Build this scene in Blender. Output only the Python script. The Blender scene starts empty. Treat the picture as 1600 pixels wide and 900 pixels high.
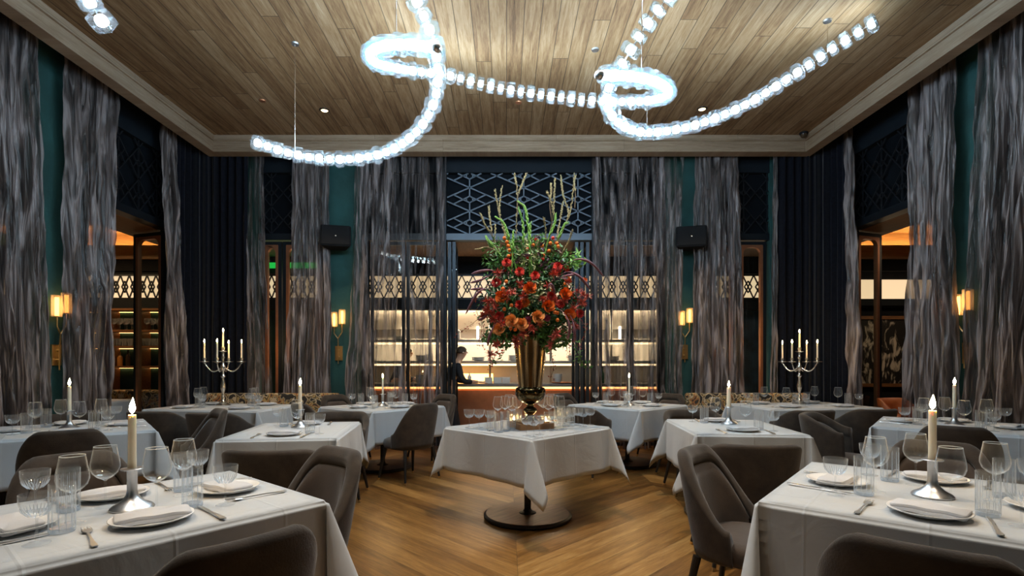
import bpy, bmesh, math, random
from mathutils import Vector, Matrix, noise
PI = math.pi
S = bpy.context.scene
C = S.collection
rng = random.Random(7)
# ------------------------------------------------------------------ camera, world, exposure
CAMH, F = 1.304, 820.0
cam_d = bpy.data.cameras.new('camera'); cam = bpy.data.objects.new('camera', cam_d); C.objects.link(cam)
cam.location = (0, 0, CAMH); cam.rotation_euler = (PI/2, 0, 0)
cam_d.sensor_width = 36; cam_d.lens = 36*F/1600; cam_d.shift_x = 9/1600; cam_d.shift_y = 116/1600
cam_d.clip_start = .05; cam_d.clip_end = 60
S.camera = cam
w = bpy.data.worlds.new('world'); S.world = w; w.use_nodes = True
w.node_tree.nodes['Background'].inputs[0].default_value = (.3, .4, .55, 1)
w.node_tree.nodes['Background'].inputs[1].default_value = .15
S.view_settings.view_transform = 'Standard'; S.view_settings.look = 'None'
S.view_settings.gamma = 1; S.view_settings.use_curve_mapping = False
S.view_settings.exposure = 0.5
try:
    S.cycles.transparent_max_bounces = 40; S.cycles.max_bounces = 8; S.cycles.diffuse_bounces = 4
    S.cycles.glossy_bounces = 4; S.cycles.use_denoising = True; S.cycles.sample_clamp_indirect = 6
    S.cycles.caustics_reflective = False; S.cycles.caustics_refractive = False
except Exception: pass
BEAD_E, FLAME_E = 42.0, 360.0

def P(px, py, D): return Vector(((px-791)*D/F, D, CAMH+(566-py)*D/F))
def onz(px, py, z):
    D = (CAMH-z)*F/(py-566); return Vector(((px-791)*D/F, D, z))
def lamp(kind, name, loc, energy, color, parent=None, **kw):
    l = bpy.data.lights.new(name, kind); l.energy = energy; l.color = color
    for k, v in kw.items(): setattr(l, k, v)
    o = bpy.data.objects.new(name, l); C.objects.link(o); o.location = loc
    if parent: o.parent = parent
    return o
# large area lamps without fixtures over the kitchen pass, bar and lounge
def area_down(name, x, y, z, sx, sy, e, col):
    return lamp('AREA', name, (x, y, z), e, col, shape='RECTANGLE', size=sx, size_y=sy)
area_down('kitchen_area_lamp', .2, 9.85, 2.30, 5.6, .4, 420, (1, .78, .52))
area_down('bar_area_lamp', -7, 8.4, 3.2, 2.5, .5, 22, (1, .6, .28))
area_down('lounge_area_lamp', 7, 7.8, 3.2, 2.0, .5, 14, (1, .72, .45))

# ------------------------------------------------------------------ mesh helpers
class MB:
    def __init__(s): s.v = []; s.f = []
    def add(s, vs, fs):
        n = len(s.v); s.v += [tuple(v) for v in vs]; s.f += [tuple(i+n for i in f) for f in fs]; return s
    def box(s, c, d, rz=0, rot=None):
        hx, hy, hz = d[0]/2, d[1]/2, d[2]/2; m = rot or Matrix.Rotation(rz, 3, 'Z'); c = Vector(c)
        vs = [c+m@Vector((x*hx, y*hy, z*hz)) for x in (-1, 1) for y in (-1, 1) for z in (-1, 1)]
        return s.add(vs, [(0,1,3,2),(4,6,7,5),(0,4,5,1),(2,3,7,6),(0,2,6,4),(1,5,7,3)])
    def bar(s, a, b, w_, t):
        a, b = Vector(a), Vector(b); d = b-a; L = d.length
        z = d.normalized(); up = Vector((0, 1, 0)) if abs(z.y) < .9 else Vector((1, 0, 0))
        x = up.cross(z).normalized(); y = z.cross(x)
        m = Matrix((x, y, z)).transposed()
        return s.box((a+b)/2, (w_, t, L), rot=m)
    def tube(s, pts, r, seg=8, caps=True):
        pts = [Vector(p) for p in pts]; n = len(pts)
        rs = r if isinstance(r, (list, tuple)) else [r]*n
        vs = []; fs = []; prev = None
        for i, p in enumerate(pts):
            t = (pts[min(i+1, n-1)]-pts[max(i-1, 0)]).normalized()
            if prev is None:
                a = Vector((0, 0, 1)) if abs(t.z) < .9 else Vector((1, 0, 0))
                x = a.cross(t).normalized()
            else: x = (prev-t*prev.dot(t)).normalized()
            prev = x; y = t.cross(x)
            for k in range(seg):
                an = 2*PI*k/seg; vs.append(p+(x*math.cos(an)+y*math.sin(an))*rs[i])
        for i in range(n-1):
            for k in range(seg):
                k2 = (k+1) % seg; fs.append((i*seg+k, i*seg+k2, (i+1)*seg+k2, (i+1)*seg+k))
        if caps: fs.append(tuple(range(seg))[::-1]); fs.append(tuple((n-1)*seg+k for k in range(seg)))
        return s.add(vs, fs)
    def lathe(s, prof, seg=24, o=(0, 0, 0), flute=None, close=False):
        vs = []; fs = []; n = len(prof)
        for i, (r, z) in enumerate(prof):
            for k in range(seg):
                an = 2*PI*k/seg; rr = r*(flute(an, z, i) if flute else 1)
                vs.append((o[0]+rr*math.cos(an), o[1]+rr*math.sin(an), o[2]+z))
        for i in range(n-1 if not close else n):
            j = (i+1) % n
            for k in range(seg):
                k2 = (k+1) % seg; fs.append((i*seg+k, i*seg+k2, j*seg+k2, j*seg+k))
        return s.add(vs, fs)
    def grid(s, fn, nu, nv):
        vs = [fn(i/nu, j/nv) for j in range(nv+1) for i in range(nu+1)]
        fs = [(j*(nu+1)+i, j*(nu+1)+i+1, (j+1)*(nu+1)+i+1, (j+1)*(nu+1)+i) for j in range(nv) for i in range(nu)]
        return s.add(vs, fs)
    def build(s, name, m, parent=None, smooth=False, bevel=0, solid=0, sub=0, loc=None, rz=None, autos=None):
        me = bpy.data.meshes.new(name); me.from_pydata(s.v, [], s.f); me.validate()
        if True:
            bm = bmesh.new(); bm.from_mesh(me)
            bmesh.ops.remove_doubles(bm, verts=bm.verts, dist=1e-6)
            bmesh.ops.recalc_face_normals(bm, faces=bm.faces); bm.to_mesh(me); bm.free()
        if m: me.materials.append(m)
        if smooth: me.polygons.foreach_set('use_smooth', [True]*len(me.polygons))
        if autos is not None:
            try: me.set_sharp_from_angle(angle=autos)
            except Exception: pass
        o = bpy.data.objects.new(name, me); C.objects.link(o)
        if bevel: b = o.modifiers.new('b', 'BEVEL'); b.width = bevel; b.segments = 2; b.limit_method = 'ANGLE'
        if solid: b = o.modifiers.new('s', 'SOLIDIFY'); b.thickness = solid
        if sub: b = o.modifiers.new('u', 'SUBSURF'); b.levels = sub; b.render_levels = sub
        if parent: o.parent = parent
        if loc is not None: o.location = loc
        if rz is not None: o.rotation_euler = (0, 0, rz)
        return o
def tag(o, label, cat, group=None, kind=None):
    o['label'] = label; o['category'] = cat
    if group: o['group'] = group
    if kind: o['kind'] = kind
    return o
def struct(o): o['kind'] = 'structure'; return o
def thing(name, loc=(0, 0, 0), rz=0):
    o = bpy.data.objects.new(name, None); C.objects.link(o); o.location = loc; o.rotation_euler = (0, 0, rz); o.empty_display_size = .05
    return o
KIDS = {}
def kids(o):
    return [c for c in C.objects if c.parent is o] if o.name not in KIDS else KIDS[o.name]
def copy_tree(o, parent=None):
    ch = kids(o); KIDS[o.name] = ch
    c = o.copy(); C.objects.link(c)
    if parent: c.parent = parent
    nk = [copy_tree(k, c) for k in ch]; KIDS[c.name] = nk
    return c
USED = set()
def place(proto, loc, rz, label, cat, group=None):
    o = proto if proto.name not in USED else copy_tree(proto)
    if proto.name not in USED: USED.add(proto.name); KIDS[proto.name] = kids(proto)
    o.location = loc; o.rotation_euler = (0, 0, rz)
    return tag(o, label, cat, group)

# ------------------------------------------------------------------ materials
M = {}
def newmat(name):
    m = bpy.data.materials.new(name); m.use_nodes = True; nt = m.node_tree
    b = nt.nodes['Principled BSDF']; M[name] = m
    return m, nt, b
def N(nt, t, **kw):
    n = nt.nodes.new(t)
    for k, v in kw.items():
        if k == 'inp':
            for kk, vv in v.items(): n.inputs[kk].default_value = vv
        else: setattr(n, k, v)
    return n
def col4(c): return (c[0], c[1], c[2], 1)
def simple(name, col, rough=.5, metal=0, var=0, vs=8, bump=0, bs=60, scale=(1, 1, 1), **kw):
    m, nt, b = newmat(name)
    b.inputs['Base Color'].default_value = col4(col); b.inputs['Roughness'].default_value = rough; b.inputs['Metallic'].default_value = metal
    for k, v in kw.items(): b.inputs[k.replace('_', ' ')].default_value = v
    tc = N(nt, 'ShaderNodeTexCoord'); mp = N(nt, 'ShaderNodeMapping'); mp.inputs['Scale'].default_value = scale
    nt.links.new(tc.outputs['Object'], mp.inputs[0])
    no = N(nt, 'ShaderNodeTexNoise', inp={'Scale': vs, 'Detail': 4}); nt.links.new(mp.outputs[0], no.inputs['Vector'])
    r = N(nt, 'ShaderNodeValToRGB'); v = var or .04
    r.color_ramp.elements[0].color = col4([c*(1-v) for c in col]); r.color_ramp.elements[1].color = col4([min(1, c*(1+v)) for c in col])
    r.color_ramp.elements[0].position = .3; r.color_ramp.elements[1].position = .7
    nt.links.new(no.outputs[0], r.inputs[0]); nt.links.new(r.outputs[0], b.inputs['Base Color'])
    if bump:
        n2 = N(nt, 'ShaderNodeTexNoise', inp={'Scale': bs, 'Detail': 5}); nt.links.new(mp.outputs[0], n2.inputs['Vector'])
        bp = N(nt, 'ShaderNodeBump', inp={'Strength': bump, 'Distance': .01}); nt.links.new(n2.outputs[0], bp.inputs['Height'])
        nt.links.new(bp.outputs[0], b.inputs['Normal'])
    return m
def emis(name, col, e):
    m, nt, b = newmat(name); b.inputs['Base Color'].default_value = col4(col)
    b.inputs['Emission Color'].default_value = col4(col); b.inputs['Emission Strength'].default_value = e
    return m
def glassy(name, tint=(1, 1, 1), edge=.4, rough=.02, diffuse=0, boost=.02, glow=0):
    m, nt, b = newmat(name); nt.nodes.remove(b); out = nt.nodes['Material Output']
    tr = N(nt, 'ShaderNodeBsdfTransparent'); tr.inputs[0].default_value = col4(tint)
    gl = N(nt, 'ShaderNodeBsdfGlossy', inp={'Roughness': rough}); fr = N(nt, 'ShaderNodeLayerWeight', inp={'Blend': .5})
    pw = N(nt, 'ShaderNodeMath', operation='POWER', inp={1: 5.5}); nt.links.new(fr.outputs['Facing'], pw.inputs[0])
    ad = N(nt, 'ShaderNodeMath', operation='MULTIPLY_ADD', inp={1: edge, 2: boost}); nt.links.new(pw.outputs[0], ad.inputs[0])
    if glow:
        td = N(nt, 'ShaderNodeBsdfDiffuse'); td.inputs[0].default_value = (.9, .93, .96, 1); m3 = N(nt, 'ShaderNodeMixShader', inp={0: glow})  # white diffuse paints bright outlines at the grazing glass edges
        nt.links.new(gl.outputs[0], m3.inputs[1]); nt.links.new(td.outputs[0], m3.inputs[2]); gl = m3
    mx = N(nt, 'ShaderNodeMixShader'); nt.links.new(ad.outputs[0], mx.inputs[0]); nt.links.new(tr.outputs[0], mx.inputs[1]); nt.links.new(gl.outputs[0], mx.inputs[2])
    o = mx
    if diffuse:
        df = N(nt, 'ShaderNodeBsdfTranslucent'); df.inputs[0].default_value = (.85, .93, 1, 1)
        m2 = N(nt, 'ShaderNodeMixShader', inp={0: diffuse}); nt.links.new(mx.outputs[0], m2.inputs[1]); nt.links.new(df.outputs[0], m2.inputs[2]); o = m2
    nt.links.new(o.outputs[0], out.inputs[0]); return m
def planks(name, cols, width, length, axis='y', rough=.6, gap=.004, grain=(14, .9), chev=None, bumpS=.35, blotch=.5, spec=.5):
    """boards with per-board tone, stretched grain and thin joints; axis = board direction"""
    m, nt, b = newmat(name); L = nt.links.new
    tc = N(nt, 'ShaderNodeTexCoord'); sp = N(nt, 'ShaderNodeSeparateXYZ'); L(tc.outputs['Object'], sp.inputs[0])
    def mth(op, a, b_=None, c=None):
        n = N(nt, 'ShaderNodeMath', operation=op)
        for i, q in enumerate((a, b_, c)):
            if q is None: continue
            if isinstance(q, (int, float)): n.inputs[i].default_value = q
            else: L(q, n.inputs[i])
        return n.outputs[0]
    X, Y, Z = sp.outputs
    if chev:   # chevron floor: columns of width chev[0] starting at chev[1]; boards at 45 degrees, direction alternates
        W, x0 = chev
        u = mth('DIVIDE', mth('SUBTRACT', X, x0), W); ci = mth('FLOOR', u); fx = mth('SUBTRACT', u, ci)
        par = mth('FLOORED_MODULO', ci, 2.0)
        sgn = mth('SUBTRACT', mth('MULTIPLY', par, 2.0), 1.0)
        lx = mth('MULTIPLY', mth('SUBTRACT', X, x0), sgn)
        across = mth('MULTIPLY', mth('ADD', Y, lx), .7071); along = mth('MULTIPLY', mth('SUBTRACT', lx, Y), .7071)
        colid = ci
    else:
        across, along = {'y': (X, Y), 'x': (Y, X), 'xz': (Z, X), 'yz': (Z, Y)}[axis]; colid = None
    q = mth('DIVIDE', across, width); bi = mth('FLOOR', q); fb = mth('SUBTRACT', q, bi)
    if colid is not None: bid = mth('ADD', bi, mth('MULTIPLY', colid, 37.3))
    else: bid = bi
    wn = N(nt, 'ShaderNodeTexWhiteNoise', noise_dimensions='1D'); L(bid, wn.inputs['W'])
    al = mth('ADD', mth('DIVIDE', along, length), mth('MULTIPLY', wn.outputs[0], 7.0)); li = mth('FLOOR', al); fl = mth('SUBTRACT', al, li)
    if chev: li = mth('MULTIPLY', li, 0.0); 
    w2 = N(nt, 'ShaderNodeTexWhiteNoise', noise_dimensions='2D'); cb = N(nt, 'ShaderNodeCombineXYZ'); L(bid, cb.inputs[0]); L(li, cb.inputs[1]); L(cb.outputs[0], w2.inputs['Vector'])
    # grain
    gv = N(nt, 'ShaderNodeCombineXYZ'); L(mth('MULTIPLY', across, grain[0]), gv.inputs[0]); L(mth('ADD', mth('MULTIPLY', along, grain[1]), mth('MULTIPLY', w2.outputs[0], 31.0)), gv.inputs[1]); L(mth('MULTIPLY', w2.outputs[0], 9.0), gv.inputs[2])
    n1 = N(nt, 'ShaderNodeTexNoise', inp={'Scale': 1.6, 'Detail': 7, 'Roughness': .65, 'Distortion': .6}); L(gv.outputs[0], n1.inputs['Vector'])
    n2 = N(nt, 'ShaderNodeTexNoise', inp={'Scale': 8, 'Detail': 5, 'Roughness': .7}); L(gv.outputs[0], n2.inputs['Vector'])
    v = mth('ADD', mth('MULTIPLY', n1.outputs[0], .62), mth('MULTIPLY', n2.outputs[0], .38))
    v = mth('ADD', mth('MULTIPLY', mth('SUBTRACT', v, .5), 1.9), mth('ADD', mth('MULTIPLY', mth('SUBTRACT', w2.outputs[0], .5), blotch), .5))
    r = N(nt, 'ShaderNodeValToRGB'); L(v, r.inputs[0]); e = r.color_ramp.elements
    while len(e) < len(cols): e.new(.5)
    for i, c in enumerate(cols): e[i].position = i/(len(cols)-1); e[i].color = col4(c)
    # joints
    g1 = mth('LESS_THAN', fb, gap/width); g2 = mth('LESS_THAN', fl, gap/length) if not chev else 0.0
    g = mth('MAXIMUM', g1, g2)
    if chev: g = mth('MAXIMUM', g, mth('LESS_THAN', fx, gap/chev[0]))
    mx = N(nt, 'ShaderNodeMixRGB'); L(mth('MULTIPLY', g, .75), mx.inputs[0]); L(r.outputs[0], mx.inputs[1]); mx.inputs[2].default_value = (.03, .018, .01, 1)
    L(mx.outputs[0], b.inputs['Base Color']); b.inputs['Roughness'].default_value = rough
    b.inputs['Specular IOR Level'].default_value = spec
    h = mth('SUBTRACT', mth('MULTIPLY', v, .3), g)
    bp = N(nt, 'ShaderNodeBump', inp={'Strength': bumpS, 'Distance': .004}); L(h, bp.inputs['Height']); L(bp.outputs[0], b.inputs['Normal'])
    return m
ceil_cols = [(.055, .028, .013), (.15, .080, .036), (.24, .142, .068), (.33, .215, .12), (.46, .34, .225)]
planks('ceiling_wood', ceil_cols, .165, 2.3, 'y', .75, .008, blotch=.28, spec=.25)
planks('fascia_x', [(.12, .075, .042), (.25, .165, .10), (.35, .25, .165), (.45, .36, .26)], .30, 2.6, 'xz', .7, .003, (16, 1.1), blotch=.2)
planks('fascia_y', [(.12, .075, .042), (.25, .165, .10), (.35, .25, .165), (.45, .36, .26)], .30, 2.6, 'yz', .7, .003, (16, 1.1), blotch=.2)
planks('soffit_wood', [(.09, .045, .022), (.2, .11, .06), (.28, .17, .1)], .9, 2.7, 'y', .6, .002, blotch=.2)
planks('cove_wood', [(.16, .09, .04), (.3, .19, .1), (.42, .29, .17)], .26, 2.6, 'xz', .5, .003)
planks('floor_wood', [(.035, .014, .004), (.11, .048, .011), (.21, .098, .024), (.32, .16, .044), (.46, .27, .095)], .17, 2.2, 'y', .33, .0028, (11, .8), chev=(1.5, .07), bumpS=.25, blotch=.55)
simple('green_plaster', (.018, .075, .070), .85, var=.25, vs=3, bump=.25, bs=25)
simple('dark_wall', (.012, .013, .016), .9, var=.2, Specular_IOR_Level=.1)
simple('black_steel', (.022, .028, .036), .38, .6)
simple('lattice_steel', (.13, .165, .21), .6, .1)
simple('lattice_dark', (.025, .028, .034), .45, .5)
simple('copper', (.55, .23, .12), .38, .8, var=.1)
simple('dark_panel', (.006, .008, .011), .9, Specular_IOR_Level=.08)
simple('beam_blue', (.008, .012, .017), .7, Specular_IOR_Level=.2)
simple('suede', (.044, .031, .022), .85, var=.3, vs=14, bump=.15, bs=160, Sheen_Weight=.2, Specular_IOR_Level=.3)
simple('suede_inner', (.047, .029, .018), .85, var=.22, vs=12, bump=.12, bs=160, Sheen_Weight=.3)
simple('leg_black', (.015, .013, .012), .35)
simple('brass', (.75, .52, .24), .3, 1, var=.08)
simple('bronze', (.30, .20, .10), .22, 1, var=.25, vs=5)
simple('bronze_dark', (.14, .10, .045), .14, 1, var=.3, vs=6)
simple('pewter', (.62, .62, .63), .34, 1, var=.08, vs=30, bump=.05)
simple('silver', (.80, .76, .70), .25, 1)
simple('cutlery_steel', (.82, .80, .78), .33, 1)
simple('porcelain', (.80, .80, .80), .18)
simple('napkin_cloth', (.55, .55, .57), .9, bump=.2, bs=300, var=.04)
simple('velvet_navy', (.0055, .0065, .0115), .95, var=.3, vs=20, Sheen_Weight=.12, Specular_IOR_Level=.1)
simple('speaker_black', (.008, .008, .009), .8, bump=.3, bs=400, Specular_IOR_Level=.2)
simple('base_wood', (.20, .105, .06), .4, var=.3, vs=5, scale=(1, 8, 1))
simple('box_wood', (.34, .17, .07), .5, var=.3, vs=5, scale=(1, 8, 1))
simple('shelf_wood', (.22, .10, .04), .45, var=.3, vs=6, scale=(1, 8, 8))
simple('white_wall', (.62, .58, .52), .4)
simple('steel_shelf', (.5, .48, .45), .3, .8)
simple('orange_leather', (.6, .14, .03), .5)
simple('skin', (.55, .33, .23), .55); simple('hair', (.06, .035, .02), .7, var=.2, vs=60)
simple('black_shirt', (.012, .013, .017), .8); simple('trousers', (.02, .02, .022), .85)
simple('white_ceramic', (.7, .66, .6), .3); simple('green_bottle', (.02, .12, .04), .15)
simple('dark_bottle', (.05, .03, .015), .15); simple('amber_liquid', (.45, .2, .05), .15)
simple('stone_counter', (.22, .19, .17), .3, var=.2)
# candle wax
m, nt, b = newmat('wax'); b.inputs['Base Color'].default_value = (.90, .76, .56, 1); b.inputs['Roughness'].default_value = .5
b.inputs['Subsurface Weight'].default_value = .08; b.inputs['Subsurface Radius'].default_value = (.06, .03, .012); b.inputs['Subsurface Scale'].default_value = 1
emis('flame', (1, .62, .22), FLAME_E)
emis('bead_core', (.84, .93, 1), BEAD_E)
emis('sconce_glow', (1, .45, .13), 7); emis('downlight', (1, .6, .3), 8)
emis('lit_panel', (1, .80, .58), .75); emis('led_strip', (1, .55, .18), 60); emis('led_counter', (1, .42, .14), 3.2)
emis('tube_light', (1, .84, .62), 5); emis('heat_strip', (1, .72, .42), 2.2); emis('added_shelf_glow', (1, .5, .17), 4); emis('green_glow', (.02, .6, .08), .6); emis('fire_glow', (1, .45, .1), 6); emis('lit_panel_warm', (1, .74, .45), .6)
glassy('glass', (.995, 1, 1), 1.0, .015, .0, .03, .45)
glassy('cut_glass', (.99, .995, 1), 1.0, .02, .03, .05, .4)
glassy('pane', (.93, .95, .94), .4, .01, 0, .03)
glassy('crystal', (.74, .87, .95), .2, .04, .024, .012)
glassy('whitened_glass', (.95, .97, 1), .6, .04, .16, .06)  # milky scatter stands in for light refracted in clear glass
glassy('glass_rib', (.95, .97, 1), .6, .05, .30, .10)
glassy('ribbed_glass', (1, .9, .75), .4, .1, .25, .05)
# linen with faint weave and ironing creases
m, nt, b = newmat('linen'); L = nt.links.new
b.inputs['Base Color'].default_value = (.50, .515, .53, 1); b.inputs['Roughness'].default_value = .75; b.inputs['Sheen Weight'].default_value = .2
tc = N(nt, 'ShaderNodeTexCoord'); n1 = N(nt, 'ShaderNodeTexNoise', inp={'Scale': 6, 'Detail': 4, 'Distortion': 1.2}); L(tc.outputs['Object'], n1.inputs['Vector'])
n2 = N(nt, 'ShaderNodeTexNoise', inp={'Scale': 500, 'Detail': 2}); L(tc.outputs['Object'], n2.inputs['Vector'])
ad = N(nt, 'ShaderNodeMath', operation='MULTIPLY_ADD', inp={1: .03}); L(n2.outputs[0], ad.inputs[0]); L(n1.outputs[0], ad.inputs[2])
def crease(ax, per):
    s_ = N(nt, 'ShaderNodeSeparateXYZ'); L(tc.outputs['Object'], s_.inputs[0])
    a = N(nt, 'ShaderNodeMath', operation='PINGPONG', inp={1: per/2}); L(s_.outputs[ax], a.inputs[0])
    c = N(nt, 'ShaderNodeMapRange', inp={1: 0, 2: .008, 3: .5, 4: 0}); L(a.outputs[0], c.inputs[0]); return c
for ax, per in ((0, .36), (1, .36)):
    c_ = crease(ax, per); a2 = N(nt, 'ShaderNodeMath', operation='ADD'); L(ad.outputs[0], a2.inputs[0]); L(c_.outputs[0], a2.inputs[1]); ad = a2
bp = N(nt, 'ShaderNodeBump', inp={'Strength': .3, 'Distance': .012}); L(ad.outputs[0], bp.inputs['Height']); L(bp.outputs[0], b.inputs['Normal'])
# crinkled two-tone taffeta, slightly sheer; ramp also paints fold shade and crest sheen
def taffeta(name, sheer0, sheer1):
    m, nt, b = newmat(name); L = nt.links.new; out = nt.nodes['Material Output']
    tc = N(nt, 'ShaderNodeTexCoord'); mp = N(nt, 'ShaderNodeMapping'); mp.inputs['Scale'].default_value = (5.5, 5.5, .55); L(tc.outputs['Object'], mp.inputs[0])
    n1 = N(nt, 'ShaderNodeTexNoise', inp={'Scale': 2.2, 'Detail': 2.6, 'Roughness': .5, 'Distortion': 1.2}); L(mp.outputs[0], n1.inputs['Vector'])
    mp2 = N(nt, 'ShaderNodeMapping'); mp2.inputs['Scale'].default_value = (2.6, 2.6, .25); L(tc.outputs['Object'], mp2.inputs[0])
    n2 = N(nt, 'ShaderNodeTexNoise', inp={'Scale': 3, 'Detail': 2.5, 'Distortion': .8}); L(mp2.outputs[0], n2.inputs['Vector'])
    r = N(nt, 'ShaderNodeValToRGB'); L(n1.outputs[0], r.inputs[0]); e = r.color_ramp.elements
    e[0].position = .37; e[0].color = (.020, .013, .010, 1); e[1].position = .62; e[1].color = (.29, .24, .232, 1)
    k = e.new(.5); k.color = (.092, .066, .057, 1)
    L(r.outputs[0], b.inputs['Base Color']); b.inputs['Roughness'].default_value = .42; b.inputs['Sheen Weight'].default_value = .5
    b.inputs['Sheen Tint'].default_value = (.8, .78, .85, 1); b.inputs['Specular IOR Level'].default_value = .5
    ad = N(nt, 'ShaderNodeMath', operation='ADD'); L(n1.outputs[0], ad.inputs[0]); L(n2.outputs[0], ad.inputs[1])
    bp = N(nt, 'ShaderNodeBump', inp={'Strength': 1.0, 'Distance': .05}); L(ad.outputs[0], bp.inputs['Height']); L(bp.outputs[0], b.inputs['Normal'])
    tr = N(nt, 'ShaderNodeBsdfTransparent'); tr.inputs[0].default_value = (.9, .84, .78, 1)
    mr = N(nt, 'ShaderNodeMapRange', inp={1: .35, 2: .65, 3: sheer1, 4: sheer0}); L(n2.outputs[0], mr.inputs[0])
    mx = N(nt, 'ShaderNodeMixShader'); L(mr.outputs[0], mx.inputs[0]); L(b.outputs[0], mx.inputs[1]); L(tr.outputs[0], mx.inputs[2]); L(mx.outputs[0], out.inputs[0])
    return m
taffeta('taffeta', .0, .3); taffeta('taffeta_sheer', .08, 1.0)
# patterned banquette
m, nt, b = newmat('leaf_fabric'); L = nt.links.new
tc = N(nt, 'ShaderNodeTexCoord'); vo = N(nt, 'ShaderNodeTexNoise', inp={'Scale': 7, 'Detail': 1, 'Distortion': 1.6}); L(tc.outputs['Object'], vo.inputs['Vector'])
r = N(nt, 'ShaderNodeValToRGB'); L(vo.outputs[0], r.inputs[0]); r.color_ramp.interpolation = 'CONSTANT'; e = r.color_ramp.elements
e[0].position = 0; e[0].color = (.03, .025, .02, 1); e[1].position = .44; e[1].color = (.55, .42, .27, 1)
for p, c in ((.5, (.10, .07, .03, 1)), (.55, (.5, .34, .14, 1)), (.6, (.35, .14, .05, 1)), (.66, (.05, .04, .03, 1))): k = e.new(p); k.color = c
L(r.outputs[0], b.inputs['Base Color']); b.inputs['Roughness'].default_value = .8
# black and white print
m, nt, b = newmat('bw_print'); L = nt.links.new
tc = N(nt, 'ShaderNodeTexCoord'); mp = N(nt, 'ShaderNodeMapping'); mp.inputs['Scale'].default_value = (5, 5, 2.2); L(tc.outputs['Object'], mp.inputs[0])
vo = N(nt, 'ShaderNodeTexNoise', inp={'Scale': 1.6, 'Detail': 6, 'Distortion': 1.2}); L(mp.outputs[0], vo.inputs['Vector'])
r = N(nt, 'ShaderNodeValToRGB'); L(vo.outputs[0], r.inputs[0]); e = r.color_ramp.elements
e[0].position = .5; e[0].color = (.012, .011, .01, 1); e[1].position = .6; e[1].color = (.55, .5, .42, 1); L(r.outputs[0], b.inputs['Base Color'])
# ================================================================== STRUCTURE
WD = 8.0; XL, XR = -4.75, 4.85; YB = -3.2
OX0, OX1, OY = -9.2, 9.2, 10.6
MB().box((0, 3.7, -.05), (19, 14.6, .1)).build('floor', M['floor_wood'])['kind'] = 'structure'
# tray ceiling: board field, fascia, lip
CZ, LZ = 4.56, 4.33
IX0, IX1, IY = -4.21, 4.31, 7.54; AX0, AX1, AY = -4.37, 4.46, 7.72
struct(MB().box(((IX0+IX1)/2, (IY+YB)/2, CZ+.05), (IX1-IX0, IY-YB, .1)).build('ceiling', M['ceiling_wood']))
struct(MB().box(((AX0+AX1)/2, (IY+AY)/2, (CZ+.1+LZ)/2), (AX1-AX0, AY-IY, CZ+.1-LZ)).box(((IX0+IX1)/2, IY-.012, CZ-.04), (IX1-IX0, .024, .08)).build('trim_1', M['fascia_x']))
struct(MB().box(((AX0+IX0)/2, (IY+YB)/2, (CZ+.1+LZ)/2), (IX0-AX0, IY-YB, CZ+.1-LZ)).box((IX0+.012, (IY+YB)/2-.01, CZ-.04), (.024, IY-YB-.03, .08)).build('trim_2', M['fascia_y']))
struct(MB().box(((AX1+IX1)/2, (IY+YB)/2, (CZ+.1+LZ)/2), (AX1-IX1, IY-YB, CZ+.1-LZ)).box((IX1-.012, (IY+YB)/2-.01, CZ-.04), (.024, IY-YB-.03, .08)).build('trim_3', M['fascia_y']))
struct(MB().box(((XL+XR)/2, 2.5, CZ+.2), (XR-XL+.6, 11.6, .1)).build('ceiling_pocket', M['dark_wall']))
struct(MB().box(((XL+XR)/2, YB-.05, 2.3), (XR-XL+.3, .1, 4.7)).build('wall_front', M['green_plaster']))
# back wall piers (green plaster) and transoms
HZ0, HZ1, WT = 3.17, 3.27, .16
def wallbox(name, x0, x1, y0, y1, z0, z1, mt):
    return struct(MB().box(((x0+x1)/2, (y0+y1)/2, (z0+z1)/2), (x1-x0, y1-y0, z1-z0)).build(name, M[mt]))
for i, (a, c) in enumerate([(XL, -3.78), (-2.8, -2.12), (2.42, 3.1), (4.02, XR)]): wallbox('wall_back', a, c, WD, WD+WT, 0, CZ+.15, 'green_plaster')
for (a, c) in [(-3.78, -2.8), (-2.12, -.93), (-.93, 1.32), (1.32, 2.42), (3.1, 4.02)]:
    wallbox('wall_back_header', a, c, WD+.01, WD+WT-.01, HZ0, HZ1, 'black_steel' if a != -.93 else 'lattice_steel')
    wallbox('wall_back_top', a, c, WD+.01, WD+WT-.01, 4.2, CZ+.15, 'beam_blue')
    wallbox('wall_back_transom', a, c, WD+.10, WD+.14, HZ1, 4.2, 'dark_panel')
for (x, w_) in [(-2.16, .08), (-.96, .09), (1.35, .09), (2.38, .08)]:
    wallbox('wall_back_post', x-w_/2, x+w_/2, WD-.02, WD+WT, 0, 4.2, 'black_steel')
# side walls
def side(x, s, name, piers, opens):
    for a, c in piers:
        struct(MB().box((x+s*WT/2, (a+c)/2, (CZ+.15)/2), (WT, c-a, CZ+.15)).build('wall_'+name, M['green_plaster']))
    for a, c in opens:
        struct(MB().box((x+s*WT/2, (a+c)/2, (HZ0+HZ1)/2), (WT, c-a, HZ1-HZ0)).build('wall_'+name+'_header', M['black_steel']))
        struct(MB().box((x+s*WT*.75, (a+c)/2, (HZ1+4.2)/2), (.04, c-a, 4.2-HZ1)).build('wall_'+name+'_transom', M['dark_panel']))
        struct(MB().box((x+s*WT/2, (a+c)/2, (4.2+CZ+.15)/2), (WT-.02, c-a, CZ+.15-4.2)).build('wall_'+name+'_top', M['beam_blue']))
side(XL, -1, 'left', [(YB, -1), (1.4, 2.1), (5.15, 5.95), (7.45, WD+WT)], [(-1, 1.4), (2.1, 5.15), (5.95, 7.45)])
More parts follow.
